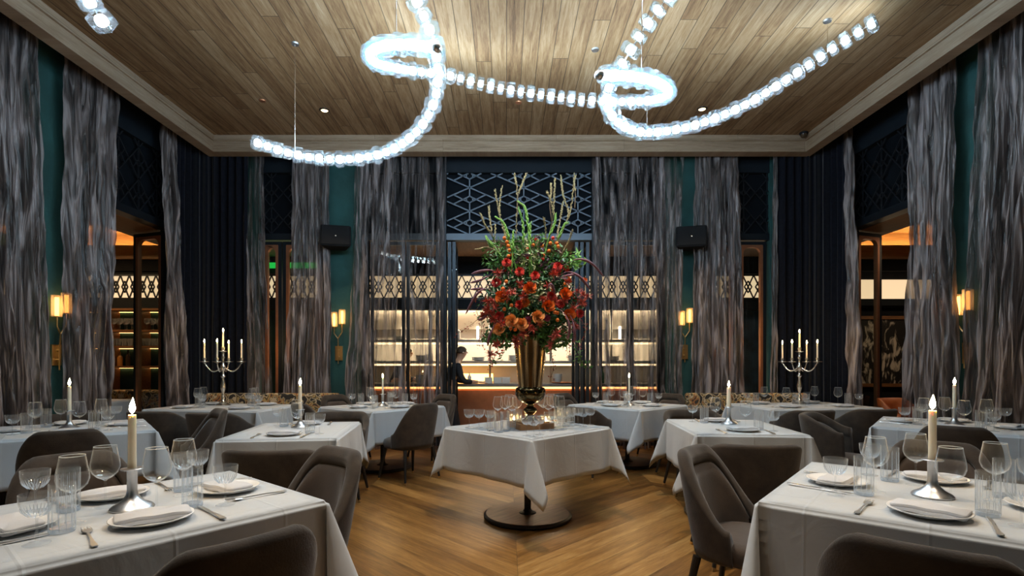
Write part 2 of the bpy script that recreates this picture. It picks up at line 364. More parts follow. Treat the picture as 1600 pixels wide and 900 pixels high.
side(XR, 1, 'right', [(YB, -1), (1.4, 2.1), (5.15, 5.95), (7.45, WD+WT)], [(-1, 1.4), (2.1, 5.15), (5.95, 7.45)])

# ornamental lattice in each transom, one object each
def lattice(T, u0, u1, z0, z1, mt, pu=.81, pz=.345, w_=.016, phase=.5, name='transom_lattice', zoff=0):
    """T maps (u, z) to the plane; pattern: large lozenges with an inner lozenge and hexagon at each node"""
    m = MB()
    def seg(a, b_):
        # clip to the rectangle
        (x0, y0), (x1, y1) = a, b_; t0, t1 = 0, 1; dx, dy = x1-x0, y1-y0
        for p_, q in ((-dx, x0-u0), (dx, u1-x0), (-dy, y0-z0), (dy, z1-y0)):
            if abs(p_) < 1e-9:
                if q < 0: return
            else:
                r = q/p_
                if p_ < 0: t0 = max(t0, r)
                else: t1 = min(t1, r)
        if t0 >= t1: return
        m.bar(T(x0+dx*t0, y0+dy*t0), T(x0+dx*t1, y0+dy*t1), w_, w_)
    nu = int((u1-u0)/pu)+2; nz = int((z1-z0)/pz)+2
    for i in range(-1, nu+1):
        for j in range(-1, nz+1):
            cx = u0+(i+phase)*pu; cz = z0+zoff+(j+.5)*pz
            Lf, Rt, Tp, Bt = (cx-pu/2, cz), (cx+pu/2, cz), (cx, cz+pz/2), (cx, cz-pz/2)
            for a, b_ in ((Lf, Tp), (Tp, Rt), (Rt, Bt), (Bt, Lf)): seg(a, b_)
            a_, h_ = pu*.30, pz*.30
            l2, r2 = (cx-a_, cz), (cx+a_, cz)
            q = pz*.5*(1-.30/.5*1)  # where inner lozenge meets
            for sx in (-1, 1):
                for sz in (-1, 1):
                    seg((cx+sx*.048*pu/.83, cz-sz*.026), (cx+sx*pu*.30, cz+sz*pz*.2))
            hx = .048*pu/.83; hz = .042*min(1, pu)**.3
            hexa = [(cx, cz+hz*1.3), (cx+hx, cz+hz*.6), (cx+hx, cz-hz*.6), (cx, cz-hz*1.3), (cx-hx, cz-hz*.6), (cx-hx, cz+hz*.6)]
            for k in range(6): seg(hexa[k], hexa[(k+1) % 6])
            seg((cx, cz+hz*1.3), Tp); seg((cx, cz-hz*1.3), Bt)
    return m
cl = lattice(lambda u, z: (u, WD+.05, z), -.91, 1.30, HZ1, 4.2, 'x', phase=.42, pu=.83, pz=.36, zoff=-.01, w_=.018).build('transom_lattice', M['lattice_steel'])
tag(cl, 'pale steel lozenge lattice in the transom above the open middle doorway', 'lattice')
dl = [((lambda u, z: (u, WD+.05, z)), -3.78, -2.8, 'in the dark transom on the back wall left of the green pier'),
      ((lambda u, z: (u, WD+.05, z)), 3.1, 4.02, 'in the dark transom on the back wall right of the green pier'),
      ((lambda u, z: (XL-.05, u, z)), 5.95, 7.45, 'above the opening to the bar on the left wall'),
      ((lambda u, z: (XR+.05, u, z)), 5.95, 7.45, 'above the opening to the lounge on the right wall')]
for T, a, c, d in dl:
    tag(lattice(T, a, c, HZ1, 4.2, 'x', pu=.36, pz=.42, w_=.014).build('transom_lattice', M['lattice_dark']), 'dark lozenge lattice '+d, 'lattice', 'dark lattices in the transoms')

# glazed door leaves: steel frame, copper liner with rounded corners, pane
def rrect(w_, h, r, n=5):
    pts = []
    for cx, cz, a0 in ((w_-r, h-r, 0), (r, h-r, 90), (r, r, 180), (w_-r, r, 270)):
        for k in range(n+1):
            a = math.radians(a0+90*k/n); pts.append((cx+r*math.cos(a), cz+r*math.sin(a)))
    return pts
dn = [0]
def leaf(loc, rz, w_, h=3.13, liner=True, copper=True):
    dn[0] += 1
    fr = MB()
    for x in (.025, w_-.025): fr.box((x, 0, h/2), (.05, .05, h))
    for z in (.03, h-.025): fr.box((w_/2, 0, z), (w_-.1, .05, .05))
    o = struct(fr.build('door_%d' % dn[0], M['black_steel'], loc=loc, rz=rz))
    if liner:
        ou = [(x+.05, z+.055) for x, z in rrect(w_-.1, h-.105, .012)]; inn = [(x+.09, z+.095) for x, z in rrect(w_-.18, h-.185, .09)]
        n = len(ou); vs = []; fs = []
        for y in (-.03, .03): vs += [(x, y, z) for x, z in ou]+[(x, y, z) for x, z in inn]
        for k in range(n):
            k2 = (k+1) % n
            fs += [(k, k2, n+k2, n+k), (2*n+k, 3*n+k, 3*n+k2, 2*n+k2), (n+k, n+k2, 3*n+k2, 3*n+k), (k, 2*n+k, 2*n+k2, k2)]
        MB().add(vs, fs).build('liner', M['copper'], o)
    MB().box((w_/2, 0, h/2), (w_-.12, .008, h-.12)).build('pane', M['pane'], o)
    return o
leaf((-3.74, WD+.06, .02), 0, .30); leaf((-3.42, WD+.06, .02), 0, .62)
leaf((-2.08, WD+.06, .02), 0, .53, liner=False); leaf((-1.53, WD+.06, .02), 0, .50, liner=False)
leaf((1.42, WD+.06, .02), 0, .48, liner=False); leaf((1.90, WD+.06, .02), 0, .46, liner=False)
leaf((3.12, WD+.06, .02), 0, .40); leaf((3.54, WD+.06, .02), 0, .44)
leaf((XL-.08, 7.43, .02), math.radians(162), .58); leaf((XR+.08, 7.43, .02), math.radians(20), .52)
# folded leaves stacked at either side of the middle opening
for x in (-.87, -.80): leaf((x, WD+.05, .02), math.radians(92), .6, liner=False)
for x in (1.08, 1.16, 1.25): leaf((x, WD+.05, .02), math.radians(88), .6, liner=False)
hd = MB().tube([(-.845, WD-.035, .95), (-.845, WD-.035, 1.95)], .014, 10)
for z in (1.0, 1.9): hd.tube([(-.845, WD-.035, z), (-.86, WD+.03, z)], .009, 8)
tag(hd.build('pull_handle', M['black_steel'], smooth=True), 'long black bar handle on the folded door left of the doorway', 'door handle')

# ================================================================== NEIGHBOURING ROOMS
struct(MB().box((0, OY+.05, 1.9), (2*9.3, .1, 3.9)).build('wall_outer_back', M['dark_wall']))
struct(MB().box((OX0-.05, 5, 1.9), (.1, 11.4, 3.9)).build('wall_outer_left', M['green_plaster']))
struct(MB().box((OX1+.05, 5, 1.9), (.1, 11.4, 3.9)).build('wall_outer_right', M['dark_wall']))
struct(MB().box((-7.1, 1, 3.72), (4.2, 19.4, .1)).box((7.2, 1, 3.72), (4.2, 19.4, .1)).box((0.05, 9.45, 3.72), (10.1, 2.5, .1)).build('ceiling_outer', M['cove_wood']))
struct(MB().box((-7, -3.25, 1.9), (4.4, .1, 3.9)).box((7, -3.25, 1.9), (4.4, .1, 3.9)).build('wall_outer_front', M['dark_wall']))
# soffit frames round the openings
struct(MB().box((-5.225, 5, 3.25), (.63, 9.2, .16)).build('trim_4', M['soffit_wood'])); struct(MB().box((5.275, 5, 3.25), (.52, 9.2, .16)).build('trim_5', M['soffit_wood']))
struct(MB().box((.05, 8.72, 3.25), (9.9, 1.1, .16)).build('trim_6', M['soffit_wood']))
# lit cove band on the back plane
YC = 9.3
for k, (x0, x1) in enumerate([(-9.1, -4.9), (5.0, 9.1)]):
    xm, wx = (x0+x1)/2, x1-x0
    struct(MB().box((xm, YC+.35, 3.45), (wx, .1, .5)).build('wall_cove_back', M['cove_wood']))
    struct(MB().box((xm, YC, 3.25), (wx, .08, .24)).box((xm, YC+.14, 3.24), (wx, .24, .03)).build('trim_%d' % (7+k), M['cove_wood']))
    st = MB().box((xm, YC+.12, 3.275), (wx-.1, .03, .02)).build('led_strip', M['led_strip'])
    tag(st, 'warm light strip in the cove above the %s' % ('bar' if k == 0 else 'lounge'), 'strip light', 'cove light strips')
    struct(MB().box((xm, YC+.08, 3.03), (wx, .06, .2)).build('wall_cove_band', M['dark_wall']))
    struct(MB().box((xm, YC+.45, 3.02), (wx, .1, .9)).build('wall_cove_under', M['dark_wall']))
# continuous lattice band lit from behind, dark beam below
def xlat(x0, x1, y, z0, z1, p=.17, w_=.02):
    m = MB(); h = z1-z0; n = int((x1-x0)/p)+1
    pat = [(0, 0, 1, .5), (1, .5, 0, 1), (0, 0, 0, 0)]
    for i in range(n):
        a = x0+i*p; b_ = min(a+p, x1)
        for (ua, za, ub, zb) in ((0, .5, .5, 1), (.5, 1, 1, .5), (0, .5, .5, 0), (.5, 0, 1, .5), (0, .25, .33, .5), (.33, .5, 0, .75), (1, .25, .67, .5), (.67, .5, 1, .75)):
            m.bar((a+(b_-a)*ua, y, z0+h*za), (a+(b_-a)*ub, y, z0+h*zb), w_, .02)
    for z in (z0, z1): m.bar((x0, y, z), (x1, y, z), .03, .03)
    return m
YL = 9.5
for k, (x0, x1, d) in enumerate([(-9.1, -2.75, 'over the bar shelves'), (-2.7, 3.3, 'over the kitchen pass'), (3.35, 5.0, 'seen beside the right navy drape')]):
    tag(xlat(x0, x1, YL-.06, 2.45, 2.87, .16 if k == 0 else .2).build('lattice_band', M['black_steel']), 'black lattice band on a lit cream panel '+d, 'lattice', 'lattice bands in the neighbouring rooms')
    tag(MB().box(((x0+x1)/2, YL+.02, 2.66), (x1-x0, .03, .44)).build('lit_panel', M['lit_panel_warm']), 'cream glowing panel behind the lattice '+d, 'light panel', 'glowing panels')
    struct(MB().box(((x0+x1)/2, YL, 2.34), (x1-x0, .2, .18)).box(((x0+x1)/2, YL, 3.0), (x1-x0, .2, .22)).build('trim_%d' % (10+k), M['beam_blue']))
tag(MB().box((7.0, YL+.02, 2.62), (4.0, .03, .36)).build('lit_panel', M['lit_panel_warm']), 'plain cream glowing band above the framed print in the lounge', 'light panel', 'glowing panels')
struct(MB().box((7.0, YL, 2.38), (4.0, .2, .12)).build('trim_13', M['beam_blue']))
# lounge wall, print, chair
struct(MB().box((6.9, YL+.1, 1.1), (4.2, .1, 2.4)).build('wall_lounge', M['dark_wall']))
fr = thing('framed_print', (6.85, YL+.015, 1.5)); tag(fr, 'large black and white print in a wooden frame on the lounge wall', 'picture')
MB().box((0, 0, 0), (1.3, .02, 1.16)).build('print', M['bw_print'], fr)
f_ = MB()
for z in (-.61, .61): f_.box((0, -.01, z), (1.4, .05, .06))
for x in (-.68, .68): f_.box((x, -.01, 0), (.05, .05, 1.16))
f_.build('frame', M['shelf_wood'], fr)
# green lit room seen through the left glazing
struct(MB().box((-3.6, 9.75, 1.15), (1.75, .1, 2.3)).build('wall_service', M['green_plaster']))
tag(MB().box((-4.0, 9.3, 3.02), (1.8, .02, .1)).build('exit_glow', M['green_glow']), 'green glowing strip high behind the left glazing', 'light', )
struct(MB().box((4.15, 9.72, 1.15), (1.65, .1, 2.3)).build('wall_blue', simple('blue_plaster', (.03, .07, .11), .7, var=.5, vs=5)))

# ---- bar shelves
bx0, bx1, by = -8.6, -5.3, 9.25
sh = thing('back_bar_shelf', ((bx0+bx1)/2, by, 0)); tag(sh, 'brown wooden back bar shelving filled with glassware beyond the left opening', 'shelving')
cx = (bx0+bx1)/2
zs = [.79, 1.22, 1.57, 1.85, 2.22]
for z in zs: MB().box((0, 0, z), (bx1-bx0, .34, .035)).build('shelf', M['shelf_wood'], sh)
for k in range(7):
    x = bx0-cx+(bx1-bx0)*k/6; MB().box((x, 0, 1.51), (.04, .34, 1.44)).build('upright', M['shelf_wood'], sh)
for z in zs[1:]: MB().box((0, .155, z-.022), (bx1-bx0-.1, .015, .006)).build('light_strip', M['added_shelf_glow'], sh)  # glow strips added to brighten the glassware; the shelves have no such fixture
MB().box((0, .18, 1.45), (bx1-bx0, .02, 1.6)).build('back_panel', M['green_plaster'], sh)
MB().box((0, 0, .39), (bx1-bx0, .4, .77)).build('cabinet_base', M['shelf_wood'], sh)
# kitchen
struct(MB().box((.25, OY-.1, 1.3), (6.2, .1, 2.6)).build('wall_kitchen', M['white_wall']))
kc = thing('pass_counter', (.25, 9.0, 0)); tag(kc, 'long kitchen pass counter with glowing copper front and stone top', 'counter')
MB().box((0, 0, .425), (6.0, .5, .85)).build('front', M['copper'], kc, bevel=.01)
MB().box((0, -.02, .925), (6.1, .66, .05)).build('worktop', M['stone_counter'], kc, bevel=.006)
MB().box((0, -.27, .878), (6.0, .03, .03)).build('light_strip', M['led_counter'], kc)
pz = thing('pass_shelf', (.25, 9.35, 0)); tag(pz, 'steel two tier heated pass shelf above the kitchen counter', 'shelf')
for z in (1.31, 1.68): MB().box((0, 0, z), (5.6, .4, .035)).build('shelf', M['steel_shelf'], pz)
for z in (1.26, 1.63): MB().box((0, -.18, z), (5.4, .03, .03)).build('heat_lamp', M['heat_strip'], pz)
for k in range(6): MB().tube([(-2.7+k*1.08, 0, .95), (-2.7+k*1.08, 0, 2.24)], .02, 10).build('post', M['steel_shelf'], pz, smooth=True)
hood = MB().add([(-2.9, 10.4, 2.35), (3.4, 10.4, 2.35), (3.4, 9.7, 2.35), (-2.9, 9.7, 2.35), (-2.9, 10.4, 1.95), (3.4, 10.4, 1.95), (3.4, 10.2, 1.95), (-2.9, 10.2, 1.95)],
     [(0,1,2,3),(4,7,6,5),(0,4,5,1),(2,6,7,3),(0,3,7,4),(1,5,6,2)])
tag(hood.build('extractor_hood', M['white_wall']), 'pale steel extractor hood at the top of the bright kitchen', 'hood')
for i, x in enumerate((-2.0, -1.05, -.55, 1.65, 2.2, .7)):
    tag(MB().box((x, 10.16, 2.0), (.045, .04, .5)).build('wall_light', M['tube_light'], bevel=.01), 'vertical white tube light on the kitchen wall, %s from the left' % ('first', 'second', 'third', 'fifth', 'sixth', 'fourth')[i], 'light', 'tube lights in the kitchen')
bc = thing('back_counter', (.25, 10.18, 0)); tag(bc, 'steel kitchen back counter with an oven range behind the pass', 'counter')
MB().box((0, 0, .45), (6.0, .6, .9)).build('cabinet', M['steel_shelf'], bc)
MB().box((0, -.32, 1.02), (1.0, .04, .14)).build('flame_grill', M['fire_glow'], bc, loc=(-1.0, 0, 0))
MB().box((0, .1, 1.3), (5.8, .3, .03)).build('shelf', M['steel_shelf'], bc)
for k in range(5): MB().box((-2.2+k*1.1, -.31, .5), (1.0, .03, .7)).build('door', M['steel_shelf'], bc, bevel=.01)
# ================================================================== CURTAINS
def curtain(name, A0, A1, B0, B1, label, mt='taffeta', amp=.055, pl=.14, ztop=4.60, zbot=.02, seed=0, side=None, crum=.034, mid=None):
    """hung cloth: top edge from A0 to A1, bottom edge from B0 to B1 (xy points), pleated across"""
    A0, A1, B0, B1 = map(lambda p: Vector((p[0], p[1])), (A0, A1, B0, B1))
    Lw = max((A1-A0).length, (B1-B0).length); npl = max(2, Lw/pl); nu = int(min(260, npl*12)); nv = 110
    nrm = Vector((-(A1-A0).y, (A1-A0).x)).normalized()
    rs = random.Random(seed); ph = [rs.uniform(0, 6.28) for _ in range(6)]
    def fn(u, v):
        t = v; z = zbot+(ztop-zbot)*(1-t)
        s = t**1.15
        p = (A0.lerp(B0, s)).lerp(A1.lerp(B1, s), u)
        uu = u*npl*2*PI
        wob = .9*noise.noise(Vector((u*npl*.45, z*.55, seed)))
        a = amp*(.55+.6*t)
        d = a*(math.sin(uu+ph[0]+wob*3)+.45*math.sin(uu*.53+ph[1]+z*.35)+.25*math.sin(uu*2.1+ph[2]+wob*5))
        c = noise.noise(Vector((u*Lw*9, z*2.2, seed+5)))*crum+noise.noise(Vector((u*Lw*22, z*5.5, seed+9)))*crum*.45
        e = (noise.noise(Vector((z*1.3, seed, 3)))*.03+noise.noise(Vector((z*4, seed, 7)))*.012)*(1 if u > .5 else -1)*abs(2*u-1)**2
        q = p+nrm*(d+c)+(A1-A0).normalized()*e
        return (q.x, q.y, z)
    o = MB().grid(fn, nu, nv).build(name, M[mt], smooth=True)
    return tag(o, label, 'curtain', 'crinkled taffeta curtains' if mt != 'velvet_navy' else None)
YW = 7.80
bx = lambda px: (px-791)*YW/F
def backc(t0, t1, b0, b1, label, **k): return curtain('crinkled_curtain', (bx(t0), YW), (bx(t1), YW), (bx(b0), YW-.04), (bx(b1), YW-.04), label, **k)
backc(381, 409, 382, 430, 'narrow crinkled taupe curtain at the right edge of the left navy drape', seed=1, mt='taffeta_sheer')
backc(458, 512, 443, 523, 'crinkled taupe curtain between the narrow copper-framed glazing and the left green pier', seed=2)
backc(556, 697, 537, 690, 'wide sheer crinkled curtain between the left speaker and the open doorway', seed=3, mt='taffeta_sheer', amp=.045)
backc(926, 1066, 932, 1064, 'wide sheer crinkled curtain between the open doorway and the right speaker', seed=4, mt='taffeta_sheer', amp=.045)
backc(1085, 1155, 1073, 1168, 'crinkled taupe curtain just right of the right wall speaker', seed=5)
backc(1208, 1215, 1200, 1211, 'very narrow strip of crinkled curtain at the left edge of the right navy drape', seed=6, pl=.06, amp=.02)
ly = lambda px: 4.58*F/(791-px); ry = lambda px: 4.68*F/(px-791)
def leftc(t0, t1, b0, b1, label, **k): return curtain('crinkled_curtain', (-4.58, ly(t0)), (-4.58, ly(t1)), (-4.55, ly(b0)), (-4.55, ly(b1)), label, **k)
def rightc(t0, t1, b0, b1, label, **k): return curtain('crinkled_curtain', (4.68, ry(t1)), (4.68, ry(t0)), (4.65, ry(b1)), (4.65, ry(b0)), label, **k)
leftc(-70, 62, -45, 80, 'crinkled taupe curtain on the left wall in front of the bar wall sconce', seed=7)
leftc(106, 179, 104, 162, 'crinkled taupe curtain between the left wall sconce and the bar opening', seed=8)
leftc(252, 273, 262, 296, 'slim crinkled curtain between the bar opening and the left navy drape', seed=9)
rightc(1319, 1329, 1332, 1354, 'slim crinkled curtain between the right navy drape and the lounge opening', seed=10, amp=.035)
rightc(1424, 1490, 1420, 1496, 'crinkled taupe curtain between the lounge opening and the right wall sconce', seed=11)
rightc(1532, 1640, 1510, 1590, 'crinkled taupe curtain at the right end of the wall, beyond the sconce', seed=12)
def navy(name, pts, label, seed):
    # swept along a rounded corner path
    pts = [Vector(p) for p in pts]; segs = [0]
    for i in range(len(pts)-1): segs.append(segs[-1]+(pts[i+1]-pts[i]).length)
    T = segs[-1]
    def at(s):
        s *= T
        for i in range(len(pts)-1):
            if s <= segs[i+1] or i == len(pts)-2:
                f = (s-segs[i])/(segs[i+1]-segs[i]); return pts[i].lerp(pts[i+1], f), (pts[i+1]-pts[i]).normalized()
    n = int(T/.11)
    def fn(u, v):
        p, d = at(u); z = 4.6-v*4.58
        a = .05*math.sin(u*n*2*PI+.6*noise.noise(Vector((u*9, z*.5, seed))))+.018*noise.noise(Vector((u*20, z*.8, seed)))
        q = p+Vector((-d.y, d.x))*a; return (q.x, q.y, z)
    return tag(MB().grid(fn, n*10, 30).build(name, M['velvet_navy'], smooth=True), label, 'drape')
def arc(cx, cy, r, a0, a1, n=7): return [(cx+r*math.cos(math.radians(a0+(a1-a0)*k/n)), cy+r*math.sin(math.radians(a0+(a1-a0)*k/n))) for k in range(n+1)]
navy('velvet_drape', [(-4.62, 7.26)]+arc(-4.22, 7.38, .4, 180, 90)+[(-3.83, 7.78)], 'dark navy velvet drape closing the left back corner behind the candelabra', 21)
navy('velvet_drape', [(4.02, 7.78)]+arc(4.32, 7.38, .4, 90, 0)+[(4.72, 7.26)], 'dark navy velvet drape closing the right back corner behind the candelabra', 22)

# ================================================================== PROTOTYPES
def shell_surface(w_, d_, zb, zh, zl, fold, phm, inset=0, taper=.16, z0=None, z1f=None):
    """returns fn(phi, t) -> outer surface point of a tub back; phi from -phm..phm, t 0 bottom..1 top"""
    def h(phi):
        a = abs(phi); s = 1 if a < fold else max(0, 1-(a-fold)/(phm-fold)); s = s*s*(3-2*s)
        return zl+(zh-zl)*s
    def pt(phi, z, off=0):
        ex = 2.6; c, s_ = -math.cos(phi), math.sin(phi)
        r = (abs(c)**ex+abs(s_)**ex)**(-1/ex)
        k = (z-zb)/(zh-zb); g = 1-taper*(1-k)**1.3
        x = (w_-off)*r*s_*g; y = (d_-off)*r*c*g-.045*k
        return Vector((x, y, z))
    return h, pt
def chair(name, w_=.285, d_=.27, zb=.36, zh=.86, zl=.52, fold=math.radians(27), phm=math.radians(94), th=.052, leg=.36, roll=.016):
    t = thing(name); h, pt = shell_surface(w_, d_, zb, zh, zl, fold, phm)
    # shell cross-section ring: outer wall up, rounded rim, inner wall down
    nph = 44; ring = []
    for i in range(nph+1):
        phi = -phm+2*phm*i/nph; H = h(phi); sec = []
        for k in range(9): sec.append((0, zb+(H-th*.5-zb)*k/8))
        for k in range(1, 7):
            a = PI*k/7; sec.append((th*.5*(1-math.cos(a)), H-th*.5+th*.5*math.sin(a)))
        sec += [(th+roll*.6, H-th*.75), (th+roll, H-th*1.1), (th+roll*.4, H-th*1.55), (th-.008, H-th*1.75)]
        for k in range(7): sec.append((th-.008, (H-th*1.85)+(zb+.02-(H-th*1.85))*k/6))
        ring.append([pt(phi, z, off) for off, z in sec])
    m = MB(); ns = len(ring[0]); vs = [p for r in ring for p in r]; fs = []
    for i in range(nph):
        for k in range(ns):
            k2 = (k+1) % ns; fs.append((i*ns+k, (i+1)*ns+k, (i+1)*ns+k2, i*ns+k2))
    for i in (0, nph):
        c = sum(ring[i], Vector())/ns; vs.append(c); ci = len(vs)-1
        for k in range(ns): fs.append((ci, i*ns+k, i*ns+(k+1) % ns) if i == 0 else (ci, i*ns+(k+1) % ns, i*ns+k))
    m.add(vs, fs); m.build('backrest', M['suede'], t, smooth=True)
    # padded inner panel
    pm = phm*.80; n1, n2 = 26, 10
    def fi(u, v):
        phi = -pm+2*pm*u; H = h(phi)-th*1.9; z0 = .43; z = z0+(H-z0)*v
        e = min(1, 6*u, 6*(1-u), 5*v+.2, 5*(1-v)); return pt(phi, z, th+.002+.016*math.sqrt(max(0, e)))
    MB().grid(fi, n1, n2).build('inner_cushion', M['suede_inner'], t, smooth=True, solid=-.012)
    # piping between roll and panel
    pts = []
    for k in range(33):
        phi = -pm*1.03+2*pm*1.03*k/32; pts.append(pt(phi, h(phi)-th*1.83, th+.008))
    MB().tube(pts, .005, 6).build('piping', M['suede'], t, smooth=True)
    # seat
    prof = [(0, .0), (.85, 0), (.97, .012), (1, .035), (1, .075), (.96, .098), (.8, .112), (.4, .12), (0, .122)]
    vs = []; fs = []; seg = 40
    for r, z in prof:
        for k in range(seg):
            a = 2*PI*k/seg; ex = 3.2; c, s_ = math.cos(a), math.sin(a); q = (abs(c)**ex+abs(s_)**ex)**(-1/ex)
            vs.append(((w_-.055)*r*q*c, .03+(d_-.03)*r*q*s_, leg-.01+z))
    for i in range(len(prof)-1):
        for k in range(seg): k2 = (k+1) % seg; fs.append((i*seg+k, i*seg+k2, (i+1)*seg+k2, (i+1)*seg+k))
    MB().add(vs, fs).build('seat', M['suede_inner'], t, smooth=True)
    for sx in (-1, 1):
        for sy in (-1, 1):
            a = Vector((sx*w_*.68, sy*d_*.62, leg)); b_ = Vector((sx*w_*.86, sy*d_*.86, 0)); q = a.lerp(b_, .93)
            lg = MB().tube([a, q], [.021, .0125], 10).build('leg', M['leg_black'], t, smooth=True, autos=.6)
            MB().tube([q, b_], [.0128, .0115], 10).build('brass_tip', M['brass'], lg, smooth=True, autos=.6)
    return t
wing = chair('dining_chair')
tub = chair('tub_chair', w_=.315, d_=.29, zb=.30, zh=.80, zl=.655, fold=math.radians(40), phm=math.radians(112), th=.055, leg=.31, roll=.006)

# glassware (double walled)
def gl(name, outer, inner, seg, fl=None, mt='glass'):
    m = MB().lathe(outer+inner[::-1], seg, flute=fl); return m.build(name, M[mt], smooth=True, autos=.9)
ft = lambda r, z: [(0.0, 0), (r, 0), (r, .0015), (r*.7, .003), (.006, .007), (.0035, .014), (.0032, z)]
wine = gl('wine_glass', ft(.036, .095)+[(.006, .103), (.024, .112), (.040, .128), (.047, .148), (.0465, .166), (.041, .195), (.0355, .228)], [(.0, .106), (.020, .112), (.038, .129), (.0455, .148), (.045, .166), (.0395, .195), (.0343, .228)], 28)
wine_rim = None
def cut(an, z, i):
    return 1+(.035*math.cos(14*an) if .082 < z < .112 else 0)
coupe = gl('coupe_glass', ft(.034, .073)+[(.006, .078), (.022, .086), (.034, .100), (.041, .116), (.0435, .132), (.044, .150)], [(.0, .082), (.019, .087), (.032, .101), (.039, .117), (.0418, .132), (.0425, .150)], 56, cut, 'cut_glass')
tum = gl('tumbler', [(0, 0), (.033, 0), (.035, .004), (.0352, .155)], [(0, .014), (.032, .015), (.0332, .03), (.0338, .155)], 72, lambda a, z, i: 1+.022*math.cos(12*a)*(1 if z < .14 else .3), 'cut_glass')
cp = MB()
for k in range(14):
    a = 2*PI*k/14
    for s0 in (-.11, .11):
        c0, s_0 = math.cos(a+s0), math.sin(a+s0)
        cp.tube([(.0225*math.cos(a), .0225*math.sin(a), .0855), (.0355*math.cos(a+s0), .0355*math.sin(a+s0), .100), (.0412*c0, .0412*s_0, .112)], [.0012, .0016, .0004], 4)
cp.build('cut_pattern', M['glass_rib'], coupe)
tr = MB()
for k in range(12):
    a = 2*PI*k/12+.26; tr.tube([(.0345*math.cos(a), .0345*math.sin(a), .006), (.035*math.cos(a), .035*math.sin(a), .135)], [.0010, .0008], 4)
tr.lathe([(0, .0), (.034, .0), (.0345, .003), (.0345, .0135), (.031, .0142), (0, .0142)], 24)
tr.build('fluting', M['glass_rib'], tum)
MB().lathe([(.0345, .2265), (.0357, .2262), (.0362, .2275), (.0357, .2288), (.0345, .2286), (.034, .2275)], 28, close=True).build('rim', M['glass_rib'], wine, smooth=True)
MB().lathe([(.004, .0985), (.0072, .1032), (.0245, .1125), (.0335, .1205)], 28).build('bowl_refraction', M['whitened_glass'], wine, smooth=True)  # whitish cap standing in for the pale cloth refracted in the bowl
# plate, napkin, cutlery
plate = MB().lathe([(0, .004), (.075, .004), (.078, 0), (.085, .001), (.092, .006), (.118, .014), (.130, .019), (.131, .021), (.128, .0215), (.115, .018), (.092, .011), (.084, .007), (0, .0065)], 48).build('dinner_plate', M['porcelain'], smooth=True)
def nap():
    m = MB()
    def layer(z0, th, sx, sy, dx, dy, bulge):
        def f(u, v):
            a = 2*PI*u; ex = 14; c, s_ = math.cos(a), math.sin(a); q = (abs(c)**ex+abs(s_)**ex)**(-1/ex)
            prof = [(.0, -.5), (.97, -.5), (1, -.2), (1, .2), (.97, .5), (0, .5)]
            k = min(5, int(round(v*5))); r, zz = prof[k]
            x, y = sx*q*c*r+dx, sy*q*s_*r+dy
            z = z0+th*zz+bulge*(1-(x/sx)**2)*(.5+zz)*.5+.0015*math.sin(x*60+y*40)
            return (x, y, z)
        m.grid(f, 48, 5)
    layer(.014, .010, .112, .056, 0, 0, .004); layer(.0245, .010, .109, .053, .003, .002, .006)
    return m.build('folded_napkin', M['napkin_cloth'], smooth=True, autos=1.0)
napkin = nap()
def flat(m, outline, z0, z1f, y0=0):
    n = len(outline); vs = [(x, y, z0+z1f(y)) for x, y in outline]+[(x*.8, y, z0+z1f(y)+.0028) for x, y in outline]
    fs = [tuple(range(n))[::-1], tuple(range(n, 2*n))]+[(k, (k+1) % n, n+(k+1) % n, n+k) for k in range(n)]
    m.add(vs, fs)
def sym(half): return half+[(-x, y) for x, y in half[::-1]]
def forkm():
    m = MB(); lift = lambda y: .001+.006*max(0, (y-.045)/.05) if y > .045 else .001+.004*max(0, 1-abs(y+.01)/.05)*.6
    h_ = [(.0035, .045), (.0028, .02), (.003, -.02), (.006, -.06), (.0085, -.085), (.006, -.095)]
    flat(m, sym(h_), 0, lift)
    flat(m, sym([(.012, .072), (.0125, .062), (.010, .052), (.0035, .045)][::1]), 0, lift)
    for k in range(4):
        x = -.0098+k*.0065
        m.add([(x-.0016, .07, lift(.07)), (x+.0016, .07, lift(.07)), (x+.0007, .098, lift(.098)-.003), (x-.0007, .098, lift(.098)-.003), (x-.0012, .07, lift(.07)+.003), (x+.0012, .07, lift(.07)+.003), (x+.0005, .098, lift(.098)), (x-.0005, .098, lift(.098))],
              [(0,3,2,1),(4,5,6,7),(0,1,5,4),(2,3,7,6),(1,2,6,5),(3,0,4,7)])
    return m.build('fork', M['cutlery_steel'], smooth=True, autos=.7)
def knifem():
    m = MB()
    flat(m, [(.004, .01), (.0095, .03), (.0095, .085), (.004, .112), (-.003, .118), (-.004, .01)], .0015, lambda y: 0)
    flat(m, sym([(.0045, .01), (.0055, -.02), (.007, -.07), (.0095, -.095), (.007, -.108), (.003, -.112)]), .001, lambda y: .002)
    return m.build('table_knife', M['cutlery_steel'], smooth=True, autos=.7)
fork = forkm(); knife = knifem()
for o_, k_ in ((fork, 1.22), (knife, 1.1)):
    for v_ in o_.data.vertices: v_.co = (v_.co.x*k_, v_.co.y*k_, v_.co.z+.002)
for v_ in plate.data.vertices: v_.co.x *= .95; v_.co.y *= .95
